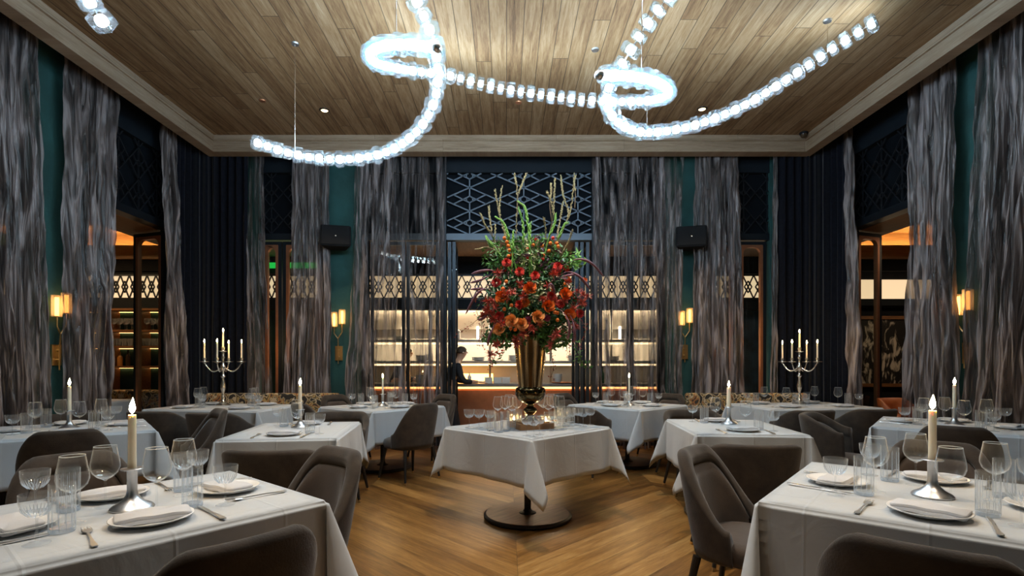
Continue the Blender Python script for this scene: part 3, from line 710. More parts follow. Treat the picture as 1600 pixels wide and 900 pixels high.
# candlestick and taper
cs = MB().lathe([(0, 0), (.070, 0), (.071, .004), (.064, .012), (.042, .024), (.027, .038), (.0195, .052), (.0165, .068), (.0172, .14), (.0185, .143), (.036, .1445), (.0375, .147), (.036, .149), (.016, .149), (0, .149)], 36).build('candlestick', M['pewter'], smooth=True, autos=.8)
def flame_mesh(s=1, lean=0):
    m = MB(); prof = [(0, 0), (.0055, .006), (.0085, .014), (.0075, .024), (.0045, .034), (.0018, .043), (0, .048)]
    vs = []; fs = []; seg = 8
    for r, z in prof:
        for k in range(seg): a = 2*PI*k/seg; vs.append((s*(r*math.cos(a)+lean*z*z*10), s*r*math.sin(a), s*z))
    for i in range(len(prof)-1):
        for k in range(seg): k2 = (k+1) % seg; fs.append((i*seg+k, i*seg+k2, (i+1)*seg+k2, (i+1)*seg+k))
    return m.add(vs, fs)
def candle(name, h, r=.0125, fs=1, lean=0):
    fs *= 1.25
    t = MB().lathe([(0, 0), (r*1.08, 0), (r, .02), (r*.96, h-.006), (r*.86, h-.001), (r*.5, h-.004), (0, h-.004)], 18).build(name, M['wax'], smooth=True, autos=.8)
    MB().tube([(0, 0, h-.005), (0, 0, h+.005), (.001, 0, h+.01)], .0012, 5).build('wick', M['leg_black'], t)
    f = flame_mesh(fs, lean).build('flame', M['flame'], t, smooth=True); f.location = (0, 0, h+.004)
    return t
taper = candle('taper_candle', .20, .0138, 1.0, .1)
taper_short = candle('taper_candle', .175, .018, .9)
taper_thin = candle('taper_candle', .20, .011, .9)
arm_candle = candle('candelabra_candle', .19, .0105, .75)
# ================================================================== TABLES
TZ = .762
def cloth_mesh(hw, hd, L, seed, swing):
    rs = random.Random(seed); ph = [rs.uniform(0, 6) for _ in range(8)]; m = MB(); sg = L/12
    def off(s, e, k):
        r = .014; q = min(s, r*1.57); o = r*(1-math.cos(q/r)) if s < r*1.57 else r
        return o+s*(.035+.035*math.sin(e*7+ph[k])+.025*math.sin(e*17+ph[k+4]))
    def dz(s):
        r = .014; return -(r*math.sin(s/r) if s < r*1.57 else r+(s-r*1.57))
    def top(u, v):
        x, y = -hw+2*hw*u, -hd+2*hd*v
        b_ = max(0, 1-min(1, min(hw-abs(x), hd-abs(y))/.03))
        return (x, y, .0012*math.sin(x*5+ph[0])*math.sin(y*4+ph[1])*(1-b_))
    m.grid(top, 16, 16)
    sides = [((1, 0), (0, 1), hw, hd), ((0, 1), (-1, 0), hd, hw), ((-1, 0), (0, -1), hw, hd), ((0, -1), (1, 0), hd, hw)]
    SS = [0, .006, .012, .018, .024]+[.03+(L-.03)*k/9 for k in range(10)]
    rows = len(SS)
    for k, (n, t, hn, ht) in enumerate(sides):
        def f(u, v, n=n, t=t, hn=hn, ht=ht, k=k):
            s = SS[int(round(v*(rows-1)))]; e = -ht+2*ht*u; o = off(s, e, k) if 0 < u < 1 else off(s, e, k)
            return (n[0]*(hn+o)+t[0]*e, n[1]*(hn+o)+t[1]*e, dz(s))
        m.grid(f, 20, rows-1)
    for k in range(4):
        n1, t1, hn1, ht1 = sides[k]; n2, t2, hn2, ht2 = sides[(k+1) % 4]
        c = Vector((n1[0]*hn1+t1[0]*ht1, n1[1]*hn1+t1[1]*ht1, 0)); N1 = Vector((*n1, 0)); N2 = Vector((*n2, 0))
        dg = (N1+N2).normalized(); tg = (N1-N2).normalized(); sw = swing[k]
        def f(u, v, k=k):
            th = u; ang = th*PI/2; Rm = 1/max(math.cos(ang), math.sin(ang)); s = SS[int(round(v*(rows-1)))]; r = s*Rm
            o1, o2 = off(s, ht1, k), off(s, -ht2, (k+1) % 4)
            bell = (1-math.cos(2*PI*th))/2
            out = .27*bell; sd = .16*math.sin(2*PI*th)+sw*bell
            dn = 1/math.sqrt(1+out*out+sd*sd)
            p = c+N1*o1*(1-th)+N2*o2*th+dg*(out*r*dn)+tg*(sd*r*dn)
            p.z = dz(s)*(Rm*dn if s > .02 else 1+(Rm*dn-1)*s/.02)
            return p
        m.grid(f, 16, rows-1)
    return m
CLOTHS = {}
def table(desc, x, y, rot, hw, hd, L=.36, seed=1, swing=(.25, -.25, .25, -.25), cover=None, base_black=True, clab=None):
    t = thing('pedestal_table', (x, y, 0), rot)
    tag(t, 'pedestal table with round base under the %s' % (clab or ('white cloth, '+desc)), 'table', 'pedestal tables')
    MB().box((0, 0, .74), (hw*2-.01, hd*2-.01, .03)).build('tabletop', M['box_wood'], t, bevel=.004)
    MB().lathe([(.028, .05), (.028, .72)], 16).box((0, 0, .715), (.3, .3, .02)).lathe([(0, .03), (.075, .03), (.07, .045), (.04, .055), (.03, .07)], 20).build('pedestal', M['leg_black'], t, smooth=True, autos=.5)
    MB().lathe([(.355, .004), (.37, .012), (.37, .028), (.355, .036), (.0, .036)], 48).lathe([(0, .0), (.355, .002), (.355, .005)], 48).build('base_rim', M['leg_black'], t, smooth=True, autos=.8)
    MB().lathe([(.35, .0362), (.35, .038), (0, .038)], 48).build('base_disc', M['leg_black'] if base_black else M['base_wood'], t)
    c = cloth_mesh(hw, hd, L, seed, swing).build('tablecloth', M['linen'], smooth=True, solid=.0012, loc=(x, y, TZ-.002), rz=rot)
    tag(c, 'pressed pale grey tablecloth on the '+desc, 'tablecloth', 'tablecloths')
def setting(desc, seat, x, y, rot, ang, E, lat=0, full=True, skip=()):
    """one place: plate, napkin, fork, knife, wine glass, tumbler, coupe"""
    a = rot+ang; d = Vector((math.cos(a), math.sin(a))); r = Vector((-d.y, d.x))*1.0   # right hand of a guest looking inward (-d)
    c = Vector((x, y)); js = rng.uniform
    def pos(la, fw): p = c+d*(E-fw)+r*(la+lat); return (p.x+js(-.008, .008), p.y+js(-.008, .008), TZ)
    face = a+PI/2   # local +y of cutlery points inward
    w_ = 'at the %s place of the %s' % (seat, desc)
    pl = pos(0, .19); place(plate, pl, js(0, 6), 'white dinner plate '+w_, 'plate', 'dinner plates')
    place(napkin, (pl[0], pl[1], TZ), face+js(-.25, .25), 'folded grey napkin '+w_, 'napkin', 'folded napkins')
    if 'fork' not in skip: place(fork, pos(-.185, .14), face+js(-.12, .12), 'silver dinner fork '+w_, 'fork', 'forks')
    if 'knife' not in skip: place(knife, pos(.165, .14), face+js(-.12, .12), 'silver table knife '+w_, 'knife', 'knives')
    if 'wine' not in skip: place(wine, pos(.06, .335), js(0, 6), 'large clear stemmed wine glass '+w_, 'wine glass', 'wine glasses on the laid tables')
    if 'tumbler' not in skip: place(tum, pos(.155, .30), js(0, 6), 'tall fluted clear tumbler '+w_, 'tumbler', 'fluted tumblers on the laid tables')
    if 'coupe' not in skip: place(coupe, pos(.235, .215), js(0, 6), 'small cut-crystal coupe glass '+w_, 'coupe', 'coupe glasses on the laid tables')
def stick(desc, x, y, tp, h0=.149, small=False):
    place(cs, (x, y, TZ), rng.uniform(0, 6), 'pewter candlestick standing on the '+desc, 'candlestick', 'candlesticks')
    k = {'taper_candle': tp}
    place(tp, (x, y, TZ+.147), rng.uniform(-.4, .4), 'lit cream taper candle in the candlestick on the '+desc, 'candle', 'lit taper candles')
def seatchair(proto, desc, seat, x, y, rot, ang, dist, lat=0, turn=0, z=0, word='grey-brown suede dining chair'):
    a = rot+ang; d = Vector((math.cos(a), math.sin(a))); r = Vector((-d.y, d.x)); p = Vector((x, y))+d*dist+r*lat
    place(proto, (p.x, p.y, 0), a+PI/2+turn, '%s at the %s side of the %s' % (word, seat, desc), 'chair', 'dining chairs')
q = math.radians
D90 = PI/2
# four-seat tables: (desc, x, y, rot of local x axis, half w (local x), half d (local y), seats {ang: (name, proto)})
TB = 'low tub-shaped grey-brown chair'; WG = 'high-backed grey-brown suede chair'
def four(desc, x, y, rotd, hw, hd, seats, seed, L=.36, swing=(.25, -.25, .25, -.25), settings=None, tp=taper, gap=.24):
    rot = q(rotd); table(desc, x, y, rot, hw, hd, L, seed, swing)
    for ang, (nm, proto, dl, turn, *lt) in seats.items():
        E = hw if ang in (0, 180) else hd
        if proto: seatchair(proto, desc, nm, x, y, rot, q(ang), E+gap+dl, lat=(lt[0] if lt else 0), turn=turn, word=TB if proto is tub else WG)
    for ang, nm in (settings or {a: s[0] for a, s in seats.items()}).items():
        setting(desc, nm, x, y, rot, q(ang), hw if ang in (0, 180) else hd)
    stick(desc, x, y, tp)
FL = 'front left table'; FRT = 'front right table'; L2 = 'left curtain-side table'; R2 = 'right curtain-side table'
# local +x of FL points to the aisle (angle 50 deg), +y to the upper left
four(FL, -1.39, 1.95, 50, .525, .435, {270: ('camera', wing, 0, 0), 0: ('aisle', wing, -.1, .05, .09), 90: ('far', wing, .02, 0)}, 11, .42, settings={270: 'camera', 0: 'aisle', 90: 'far', 180: 'outer'})
four(FRT, 1.73, 2.13, 50, .53, .52, {180: ('camera', wing, .06, 0), 90: ('aisle', wing, -.05, -.05), 0: ('far', wing, .04, 0)}, 12, .42, settings={180: 'camera', 90: 'aisle', 0: 'far', 270: 'outer'})
four(L2, -3.58, 4.30, 39, .54, .54, {270: ('camera', wing, .05, 0), 0: ('aisle', wing, .06, .1), 90: ('far', tub, .06, 0)}, 13, settings={270: 'camera', 0: 'aisle', 90: 'far', 180: 'wall'})
table(R2, 3.86, 4.52, q(50), .54, .54, .36, 14)
for ang, nm, pr in ((180, 'camera', wing), (90, 'aisle', tub), (0, 'far', None), (270, 'outer', None)):
    if pr: seatchair(pr, R2, nm, 3.86, 4.52, q(50), q(ang), .54+.31, word=TB if pr is tub else WG)
    setting(R2, nm, 3.86, 4.52, q(50), q(ang), .54)
stick(R2, 3.86, 4.52, taper)
# two-seat tables
ML = 'small left aisle table'; MR = 'small right aisle table'
table(ML, -1.69, 4.24, q(7), .41, .52, .36, 15, (-.2, .25, -.25, .2))
for ang, nm in ((270, 'camera'), (90, 'far')): setting(ML, nm, -1.69, 4.24, q(7), q(ang), .52)
place(tub, (-1.40, 3.30, 0), q(2), TB+' with its back to the camera at the '+ML, 'chair', 'dining chairs')
place(tub, (-1.66, 5.10, 0), q(186), TB+' at the far side of the '+ML, 'chair', 'dining chairs')
stick(ML, -1.72, 4.38, taper)
table(MR, 1.90, 4.46, q(-5), .41, .52, .36, 16, (.25, -.2, .25, -.3))
for ang, nm in ((270, 'camera'), (90, 'far')): setting(MR, nm, 1.90, 4.46, q(-5), q(ang), .52)
place(tub, (1.58, 3.50, 0), q(-4), TB+' with its back to the camera at the '+MR, 'chair', 'dining chairs')
place(tub, (1.93, 5.32, 0), q(176), TB+' at the far side of the '+MR, 'chair', 'dining chairs')
stick(MR, 1.96, 4.62, taper_short)
# back tables
BL = 'back left doorway table'; BR = 'back right doorway table'
table(BL, -1.53, 6.50, q(50), .53, .53, .38, 17, (.3, -.3, .25, -.25))
for ang, nm, pr, dl, tr in ((270, 'aisle', wing, -.07, 0), (180, 'camera left', wing, 0, 0), (90, 'far left', wing, 0, 0), (0, 'far right', wing, 0, 0)):
    seatchair(pr, BL, nm, -1.53, 6.50, q(50), q(ang), .53+.29+dl, lat=(-.2 if ang == 270 else 0), turn=tr, word=WG); setting(BL, nm, -1.53, 6.50, q(50), q(ang), .53)
stick(BL, -1.53, 6.5, taper_thin)
table(BR, 1.55, 6.72, q(43), .53, .53, .38, 18, (.3, -.2, .35, -.25))
for ang, nm, pr in ((180, 'camera left', tub), (270, 'camera right', tub), (90, 'far left', wing), (0, 'far right', wing)):
    seatchair(pr, BR, nm, 1.55, 6.72, q(43), q(ang), .53+(.29 if pr is tub else .30), word=TB if pr is tub else WG); setting(BR, nm, 1.55, 6.72, q(43), q(ang), .53)
stick(BR, 1.55, 6.62, taper_thin)
# candelabra tables
CL = 'left candelabra table'; CR = 'right candelabra table'
table(CL, -3.42, 6.42, q(-9), .72, .46, .36, 19)
table(CR, 3.72, 6.62, q(9), .72, .46, .36, 20)
for T, x, y, r in ((CL, -3.42, 6.42, q(-9)), (CR, 3.72, 6.62, q(9))):
    for ang, lat, nm in ((270, -.36, 'camera left'), (270, .36, 'camera right'), (90, .36, 'far left'), (90, -.36, 'far right')):
        setting(T, nm, x, y, r, q(ang), .46, lat)
for x, y, r, T, s in ((-2.95, 5.50, -9, CL, 'aisle'), (-3.66, 5.66, -9, CL, 'wall'), (3.22, 5.80, 9, CR, 'aisle'), (3.98, 5.93, 9, CR, 'wall')):
    place(tub, (x, y, 0), q(r), '%s, camera side of the %s, nearer the %s' % (TB, T, s), 'chair', 'dining chairs')

# flower table
CT = 'flower table'
table(CT, .18, 4.42, q(45), .485, .485, .36, 5, (-.30, .22, -.15, .35), base_black=False, clab='cloth of the central flower table')
# banquettes behind the candelabra tables
def banquette(x, y, rz, w_, label):
    t = thing('banquette', (x, y, 0), rz); tag(t, label, 'banquette')
    MB().box((0, .06, .23), (w_, .38, .36)).build('seat_base', M['suede'], t, bevel=.02)
    MB().box((0, .04, .44), (w_, .42, .1)).build('seat', M['suede_inner'], t, bevel=.03)
    MB().box((0, .26, .50), (w_, .11, .72)).build('backrest', M['leaf_fabric'], t, bevel=.03)
banquette(-3.36, 7.30, 0, 1.9, 'banquette with leaf-patterned cream back behind the left candelabra table')
banquette(3.46, 7.32, 0, 1.75, 'banquette with leaf-patterned cream back behind the right candelabra table')
banquette(-6.2, 8.2, 0, 2.2, 'leaf-patterned banquette in the bar room beyond the left opening')
table('bar room table', -6.0, 7.35, 0, .55, .4, .36, 33)
setting('bar room table', 'camera', -6.0, 7.35, 0, q(270), .4, skip=('wine', 'coupe', 'tumbler', 'fork', 'knife'))
def shellc(label, x, y, rz):
    t = thing('lounge_chair', (x, y, 0), rz); tag(t, label, 'chair')
    h, pt = shell_surface(.3, .3, .2, .8, .6, .8, 1.9)
    MB().grid(lambda u, v: pt(-1.9+3.8*u, .2+(h(-1.9+3.8*u)-.2)*v), 30, 6).build('backrest', M['orange_leather'], t, smooth=True, solid=.04)
    MB().lathe([(0, .3), (.24, .3), (.25, .34), (.25, .4), (.22, .43), (0, .43)], 24).build('seat', M['orange_leather'], t, smooth=True)
    MB().lathe([(0, 0), (.2, 0), (.2, .02), (.03, .04), (.03, .3)], 20).build('base', M['leg_black'], t, smooth=True, autos=.6)
shellc('orange leather chair in the lounge beyond the right opening', 5.45, 7.1, q(200))

# ------------------------------------------------------------------ candelabra
def candelabra(x, y, rz, desc):
    t = thing('candelabra', (x, y, TZ), rz); tag(t, 'tall five-arm silver candelabra on the '+desc, 'candelabra')
    MB().lathe([(0, 0), (.085, 0), (.088, .008), (.07, .02), (.045, .03), (.05, .04), (.03, .055), (.018, .08), (.026, .1), (.016, .12), (.014, .15), (.03, .21), (.032, .24), (.016, .32), (.014, .345), (.028, .36), (.03, .372), (.014, .39), (.013, .43), (.026, .45), (.034, .475), (.026, .50), (.013, .53), (.012, .58), (.022, .60), (.014, .62), (.013, .665), (.05, .68), (.052, .684), (.02, .686), (.017, .695), (.022, .71), (.02, .735), (0, .735)], 24).build('stem', M['silver'], t, smooth=True, autos=.9)
    for k in range(4):
        a = PI/2*k; c, s = math.cos(a), math.sin(a); pts = []
        for j in range(15):
            u = j/14; r = .02+.195*u; z = .475+.0*u-.055*math.sin(u*PI*.95)+(.07*u**3)
            pts.append((r*c, r*s, z))
        ar = MB().tube(pts, [.010-.003*abs(j-7)/7 for j in range(15)], 8).build('arm', M['silver'], t, smooth=True)
        ex, ey, ez = pts[-1]
        MB().lathe([(0, 0), (.012, .0), (.014, .012), (.052, .02), (.055, .026), (.02, .026), (.016, .034), (.02, .05), (.021, .07), (0, .07)], 20, (ex, ey, ez-.01)).build('drip_pan', M['silver'], ar, smooth=True, autos=.8)
        p = Matrix.Rotation(rz, 3, 'Z')@Vector((ex, ey, 0))
        xs = sorted(math.cos(rz+PI/2*m_) for m_ in range(4)); wd = ('leftmost', 'second from the left', 'second from the right', 'rightmost')[min(range(4), key=lambda m_: abs(xs[m_]-math.cos(rz+a)))]
        place(arm_candle, (x+p.x, y+p.y, TZ+ez+.055), 0, 'lit cream candle, '+wd+' outer arm of the '+desc.replace(' table', ''), 'candle', 'candelabra candles on the '+desc)
    place(arm_candle, (x, y, TZ+.73), 0, 'lit cream candle on the raised middle socket of the candelabra, '+desc, 'candle')
candelabra(-3.55, 6.58, q(11), CL); candelabra(3.80, 6.80, q(38), CR)

# ------------------------------------------------------------------ things on the flower table
tag(MB().box((0, 0, .022), (.30, .30, .05)).box((0, 0, .05), (.24, .24, .012)).build('wooden_plinth', M['box_wood'], bevel=.004, loc=(.20, 4.36, TZ), rz=q(20)), 'square wooden plinth block under the bronze urn', 'plinth')
urn = thing('flower_urn', (.20, 4.36, TZ+.055)); tag(urn, 'tall bronze urn holding the big bouquet on the flower table', 'urn')
MB().lathe([(0, 0), (.065, 0), (.067, .008), (.05, .02), (.03, .04), (.028, .055), (.05, .075), (.058, .09), (.05, .105), (.03, .12), (.03, .14), (.06, .15)], 36).build('foot', M['bronze_dark'], urn, smooth=True)
MB().lathe([(.03, .14), (.07, .155), (.108, .185), (.125, .22), (.128, .25), (.118, .275), (.10, .282), (.098, .285)], 40).build('collar', M['bronze_dark'], urn, smooth=True)
MB().lathe([(.0, .27), (.098, .283), (.102, .32), (.125, .55), (.138, .67), (.146, .70), (.146, .71), (.138, .71), (.12, .55), (0, .5)], 40).build('body', M['bronze'], urn, smooth=True, autos=1.2)
def onct(px, py, proto, nm, cat, g, tz=TZ):
    p = onz(px, py, tz); place(proto, p, rng.uniform(0, 6), nm, cat, g)
NC = 'stem glass'; k0 = 0
pos_c = [(733, 668), (748.5, 668), (765, 669), (823, 681), (834, 683), (843, 679.5), (859, 673), (866, 671), (892, 667), (903, 664.5), (911, 666.5), (922, 664), (880, 671)]
words = ['first from the left', 'second from the left', 'third from the left', 'left of the front three', 'middle of the front three', 'right of the front three', 'right of the front votive', 'beside the plinth on the right', 'fourth from the right edge', 'third from the right edge', 'second from the right edge', 'at the far right edge', 'among the right tumblers']
for (a, b_), wd in zip(pos_c, words): onct(a, b_, coupe, 'small stem glass on the flower table, '+wd, 'coupe', 'small stem glasses on the flower table')
pos_t = [(768, 673), (779, 675.5), (789, 673.5), (799, 671), (809, 669), (872, 668), (884, 666), (877, 662), (892, 661)]
words = ['leftmost of the front left row', 'second of the front left row', 'third of the front left row', 'fourth of the front left row', 'fifth of the front left row', 'right of the plinth, nearest it', 'right of the plinth, second', 'right of the plinth, behind', 'right of the plinth, outermost behind']
for (a, b_), wd in zip(pos_t, words): onct(a, b_, tum, 'clear tumbler on the flower table, '+wd, 'tumbler', 'tumblers on the flower table')
pos_w = [(778, 659), (789, 657), (800, 660), (795, 653.5), (808, 655), (849, 654), (857, 658), (866, 655), (875, 657), (861, 651.5), (845, 650.5)]
words = ['leftmost behind', 'second behind on the left', 'third behind on the left', 'at the rear left', 'closest left of the urn', 'just right of the urn', 'in front of the rear right pair', 'third right of the urn', 'outermost on the right behind', 'at the rear corner right', 'hidden partly by the urn foot']
for (a, b_), wd in zip(pos_w, words): onct(a, b_, wine, 'large wine glass on the flower table, '+wd, 'wine glass', 'wine glasses on the flower table')
vot = thing('votive_candle')
MB().lathe([(0, 0), (.036, 0), (.038, .003), (.038, .09), (.0355, .09), (.035, .008), (0, .008)], 28).build('glass_holder', M['glass'], vot, smooth=True, autos=.8)
MB().lathe([(0, .009), (.033, .009), (.033, .04), (0, .04)], 20).build('wax', M['wax'], vot, smooth=True, autos=.8)
fl = flame_mesh(.75).build('flame', M['flame'], vot, smooth=True); fl.location = (0, 0, .041)
for px, py, wd in ((803, 664, 'left of the urn foot'), (853, 665.5, 'right of the urn foot'), (826, 655, 'behind the urn foot')):
    onct(px, py, vot, 'lit votive candle in a clear glass, '+wd, 'candle', 'votive candles')

# ================================================================== CHANDELIER STRANDS
def bead_proto(name, r, h, n, core):
    m = MB(); c = r*.16
    prof = [(r*.35, -h/2), (r-c, -h/2), (r, -h/2+c), (r, h/2-c), (r-c, h/2), (r*.35, h/2)]
    m.lathe(prof, n); me = m.build(name, M['crystal'])
    k = MB().lathe([(0, -h*.36), (core*.75, -h*.33), (core, -h*.15), (core, h*.15), (core*.75, h*.33), (0, h*.36)], 12).build('glowing_core', M['bead_core'], me, smooth=True)
    return me
pa = bead_proto('crystal_bead', .084, .084, 6, .037); pb = bead_proto('crystal_bead', .068, .070, 8, .033)
def catmull(pts, n=24):
    out = []; P_ = [pts[0]*2-pts[1]]+pts+[pts[-1]*2-pts[-2]]
    for i in range(1, len(P_)-2):
        a, b_, c, d = P_[i-1:i+3]
        for k in range(n):
            t = k/n; out.append(.5*((2*b_)+(c-a)*t+(2*a-5*b_+4*c-d)*t*t+(3*b_-a-3*c+d)*t**3))
    out.append(pts[-1]); return out
def strand(pxs, label, cables=(), name='crystal_strand_chandelier', pitch=.108):
    pts = [P(*p) for p in pxs]; cv = catmull(pts); base = pts[0]
    t = thing(name, base); tag(t, label, 'chandelier', 'crystal strand chandelier')
    MB().tube([p-base for p in cv], .007, 8).build('rod', M['silver'], t, smooth=True)
    acc = 0; nxt = .03; i = 0; rs = random.Random(len(cv)); cnt = 0
    for k in range(len(cv)-1):
        seg = (cv[k+1]-cv[k]); Ls = seg.length
        while acc+Ls >= nxt:
            p = cv[k]+seg*((nxt-acc)/Ls); d = seg.normalized(); pr = pa if cnt % 2 == 0 else pb
            b_ = pr.copy(); C.objects.link(b_); b_.parent = t; b_.location = p-base
            b_.rotation_mode = 'QUATERNION'; b_.rotation_quaternion = d.to_track_quat('Z', 'Y')@Matrix.Rotation(rs.uniform(0, 1.0), 3, 'Z').to_quaternion()
            co = pr_core[pr.name].copy(); C.objects.link(co); co.parent = b_
            cnt += 1; nxt += pitch
        acc += Ls
    for e, dd in ((cv[0], cv[0]-cv[1]), (cv[-1], cv[-1]-cv[-2])):
        d = dd.normalized(); MB().tube([e-base-d*.01, e-base+d*.02, e-base+d*.028], [.032, .032, .02], 16).build('end_cap', M['silver'], t, smooth=True, autos=.6)
    for px, py, D in cables:
        p = P(px, py, D); MB().tube([p-base, Vector((p.x, p.y, CZ-.012))-base], .004, 6).build('suspension_cable', M['silver'], t)
        MB().lathe([(0, -.014), (.035, -.014), (.04, 0)], 16, (p.x-base.x, p.y-base.y, CZ-base.z)).build('ceiling_rose', M['pewter'], t)
    return cnt
pr_core = {p.name: [c for c in C.objects if c.parent is p][0] for p in (pa, pb)}
strand([(398, 222, 5.36), (460, 241, 5.36), (530, 249, 5.35), (600, 239, 5.2), (650, 207, 4.95), (678, 160, 4.7), (684, 105, 4.45), (672, 50, 4.2), (650, 0, 4.0), (622, -50, 3.85), (585, -100, 3.7), (540, -200, 3.3), (520, -320, 2.8), (560, -480, 2.3), (650, -700, 1.8)],  # last points run on unseen above the camera to add ambient light
       'glowing crystal bead strand sweeping down to the left, its tip over the left curtains', cables=[(461, 238, 5.36), (619, -52, 3.84)])
strand([(682, 75, 3.5), (640, 70, 3.7), (600, 72, 3.95), (578, 84, 4.3), (592, 100, 4.75), (640, 110, 5.2), (700, 118, 5.45), (760, 133, 5.55), (830, 146, 5.55), (900, 155, 5.5), (960, 159, 5.4), (1015, 157, 5.1), (1044, 146, 4.7), (1030, 130, 4.25), (990, 120, 3.9), (937, 117, 3.6)],
       'glowing crystal bead strand across the middle with a loop at each end', cables=[(619, 72, 3.82), (1003, 122, 4.0), (930, 157, 5.46)])
strand([(950, -650, 1.9), (1050, -450, 2.4), (1120, -300, 2.9), (1110, -180, 3.4), (1075, -70, 3.9), (1050, -15, 4.05), (1010, 40, 4.2), (975, 95, 4.35), (952, 135, 4.5), (950, 168, 4.7), (970, 194, 4.9), (1010, 207, 5.1), (1080, 197, 5.25), (1160, 166, 5.25), (1240, 117, 5.15), (1310, 70, 4.95), (1366, 35, 4.75)],  # first points extended unseen overhead to put more light on the ceiling
       'glowing crystal bead strand curling below the loop and rising to the right', cables=[(1011, 206, 5.1), (1293, 82, 5.0)])
strand([(164, 40, 3.4), (145, 12, 3.3), (120, -30, 3.2), (85, -80, 3.1), (20, -150, 3.0), (-150, -300, 2.6), (-200, -480, 2.2), (-100, -700, 1.8)], 'short glowing end of a crystal bead strand at the upper left corner of the ceiling')  # tail carried on out of view to brighten the room
for p_ in (pa, pb):
    for c in [c for c in C.objects if c.parent is p_]: bpy.data.objects.remove(c)
    bpy.data.objects.remove(p_)

# ------------------------------------------------------------------ ceiling fittings
def down(px, py, lit, label):
    D = (CZ-CAMH)*F/(566-py); x = (px-791)*D/F
    t = thing('ceiling_downlight' if lit else 'ceiling_sprinkler', (x, D, CZ)); tag(t, label, 'ceiling light' if lit else 'sprinkler')
    if lit:
        MB().lathe([(.045, -.012), (.062, -.010), (.066, 0)], 24).build('trim_ring', M['leg_black'], t, smooth=True)
        MB().lathe([(0, -.012), (.034, -.012), (.045, -.002)], 24).build('lens', M['downlight'], t, smooth=True)
        lamp('SPOT', 'beam', (0, 0, -.03), lit, (1, .74, .46), t, spot_size=1.25, spot_blend=.6, shadow_soft_size=.04)
    else: MB().lathe([(0, -.012), (.038, -.010), (.042, 0)], 20).build('cover_plate', M['copper'], t)
down(507, 172, 120, 'small glowing recessed downlight in the board ceiling on the left'); down(1097, 170, 120, 'small glowing recessed downlight in the board ceiling on the right')
down(410, 157, 0, 'round copper cover plate on the ceiling boards at the left'); down(810, 160, 0, 'round copper cover plate on the ceiling boards near the middle')
# two more rows of the same downlights nearer to and above the camera
for x, y, e, l in ((.2, 3.4, 260, 'above the flower table, out of the photo'), (-1.6, 1.4, 130, 'above the front left table, out of the photo'), (1.9, 1.4, 130, 'above the front right table, out of the photo')):
    t = thing('ceiling_downlight', (x, y, CZ)); tag(t, 'recessed downlight '+l, 'ceiling light')
    MB().lathe([(.045, -.012), (.062, -.010), (.066, 0)], 24).build('trim_ring', M['leg_black'], t, smooth=True)
    MB().lathe([(0, -.012), (.034, -.012), (.045, -.002)], 24).build('lens', M['downlight'], t, smooth=True)
    lamp('SPOT', 'beam', (0, 0, -.03), e, (1, .80, .58), t, spot_size=1.5, spot_blend=.9, shadow_soft_size=.04)
dc = P(1254, 210, 7.47); t = thing('dome_camera', (dc.x, 7.44, CZ)); tag(t, 'small black dome camera in the right back corner of the ceiling', 'camera')
MB().lathe([(0.05, -.03), (.056, -.02), (.056, 0)], 24).build('housing', M['speaker_black'], t, smooth=True)
MB().lathe([(0, -.075), (.02, -.072), (.038, -.058), (.046, -.03)], 24).build('dome', M['dark_bottle'], t, smooth=True)

# ------------------------------------------------------------------ sconces and speakers
def sconce(loc, rz, label):
    t = thing('wall_sconce', loc, rz); tag(t, label, 'wall lamp')   # local -y points into the room
    MB().box((0, -.012, .0), (.115, .024, .22)).build('backplate', M['brass'], t, bevel=.003)
    a = MB().tube([(0, -.05, -.16), (0, -.05, .02), (0, -.06, .22)], .008, 8)
    for z in (-.05, .05): a.tube([(0, -.02, z), (0, -.055, z)], .012, 8)
    a.tube([(0, -.06, .22), (-.055, -.07, .30), (-.055, -.07, .40)], .008, 8); a.tube([(0, -.06, .22), (.065, -.07, .32), (.065, -.07, .44)], .008, 8)
    a.build('arm', M['brass'], t, smooth=True, autos=.8)
    for x, z in ((-.055, .40), (.065, .44)):
        s = MB().lathe([(.03, 0), (.047, .0), (.047, .22), (.043, .22), (.043, .004), (.03, .004)], 36, (x, -.07, z), flute=lambda an, z_, i: 1+.02*math.cos(18*an)).build('ribbed_shade', M['ribbed_glass'], t, smooth=True, autos=.9)
        MB().lathe([(0, .01), (.018, .01), (.018, .2), (0, .2)], 14, (x, -.07, z)).build('lamp_tube', M['sconce_glow'], s, smooth=True, autos=.9)
    return t
sconce(((528.5-791)*7.95/F, WD, 1.44), 0, 'brass wall sconce with two ribbed glass tubes left of the wide sheer curtain')
sconce(((1070-791)*7.95/F, WD, 1.46), 0, 'brass wall sconce with two ribbed glass tubes right of the wide sheer curtain')
sconce((XL, 5.52, 1.38), q(90), 'brass wall sconce with two ribbed glass tubes on the left green pier by the bar')
sconce((XR, 5.50, 1.40), q(-90), 'brass wall sconce with two ribbed glass tubes on the right green pier by the lounge')
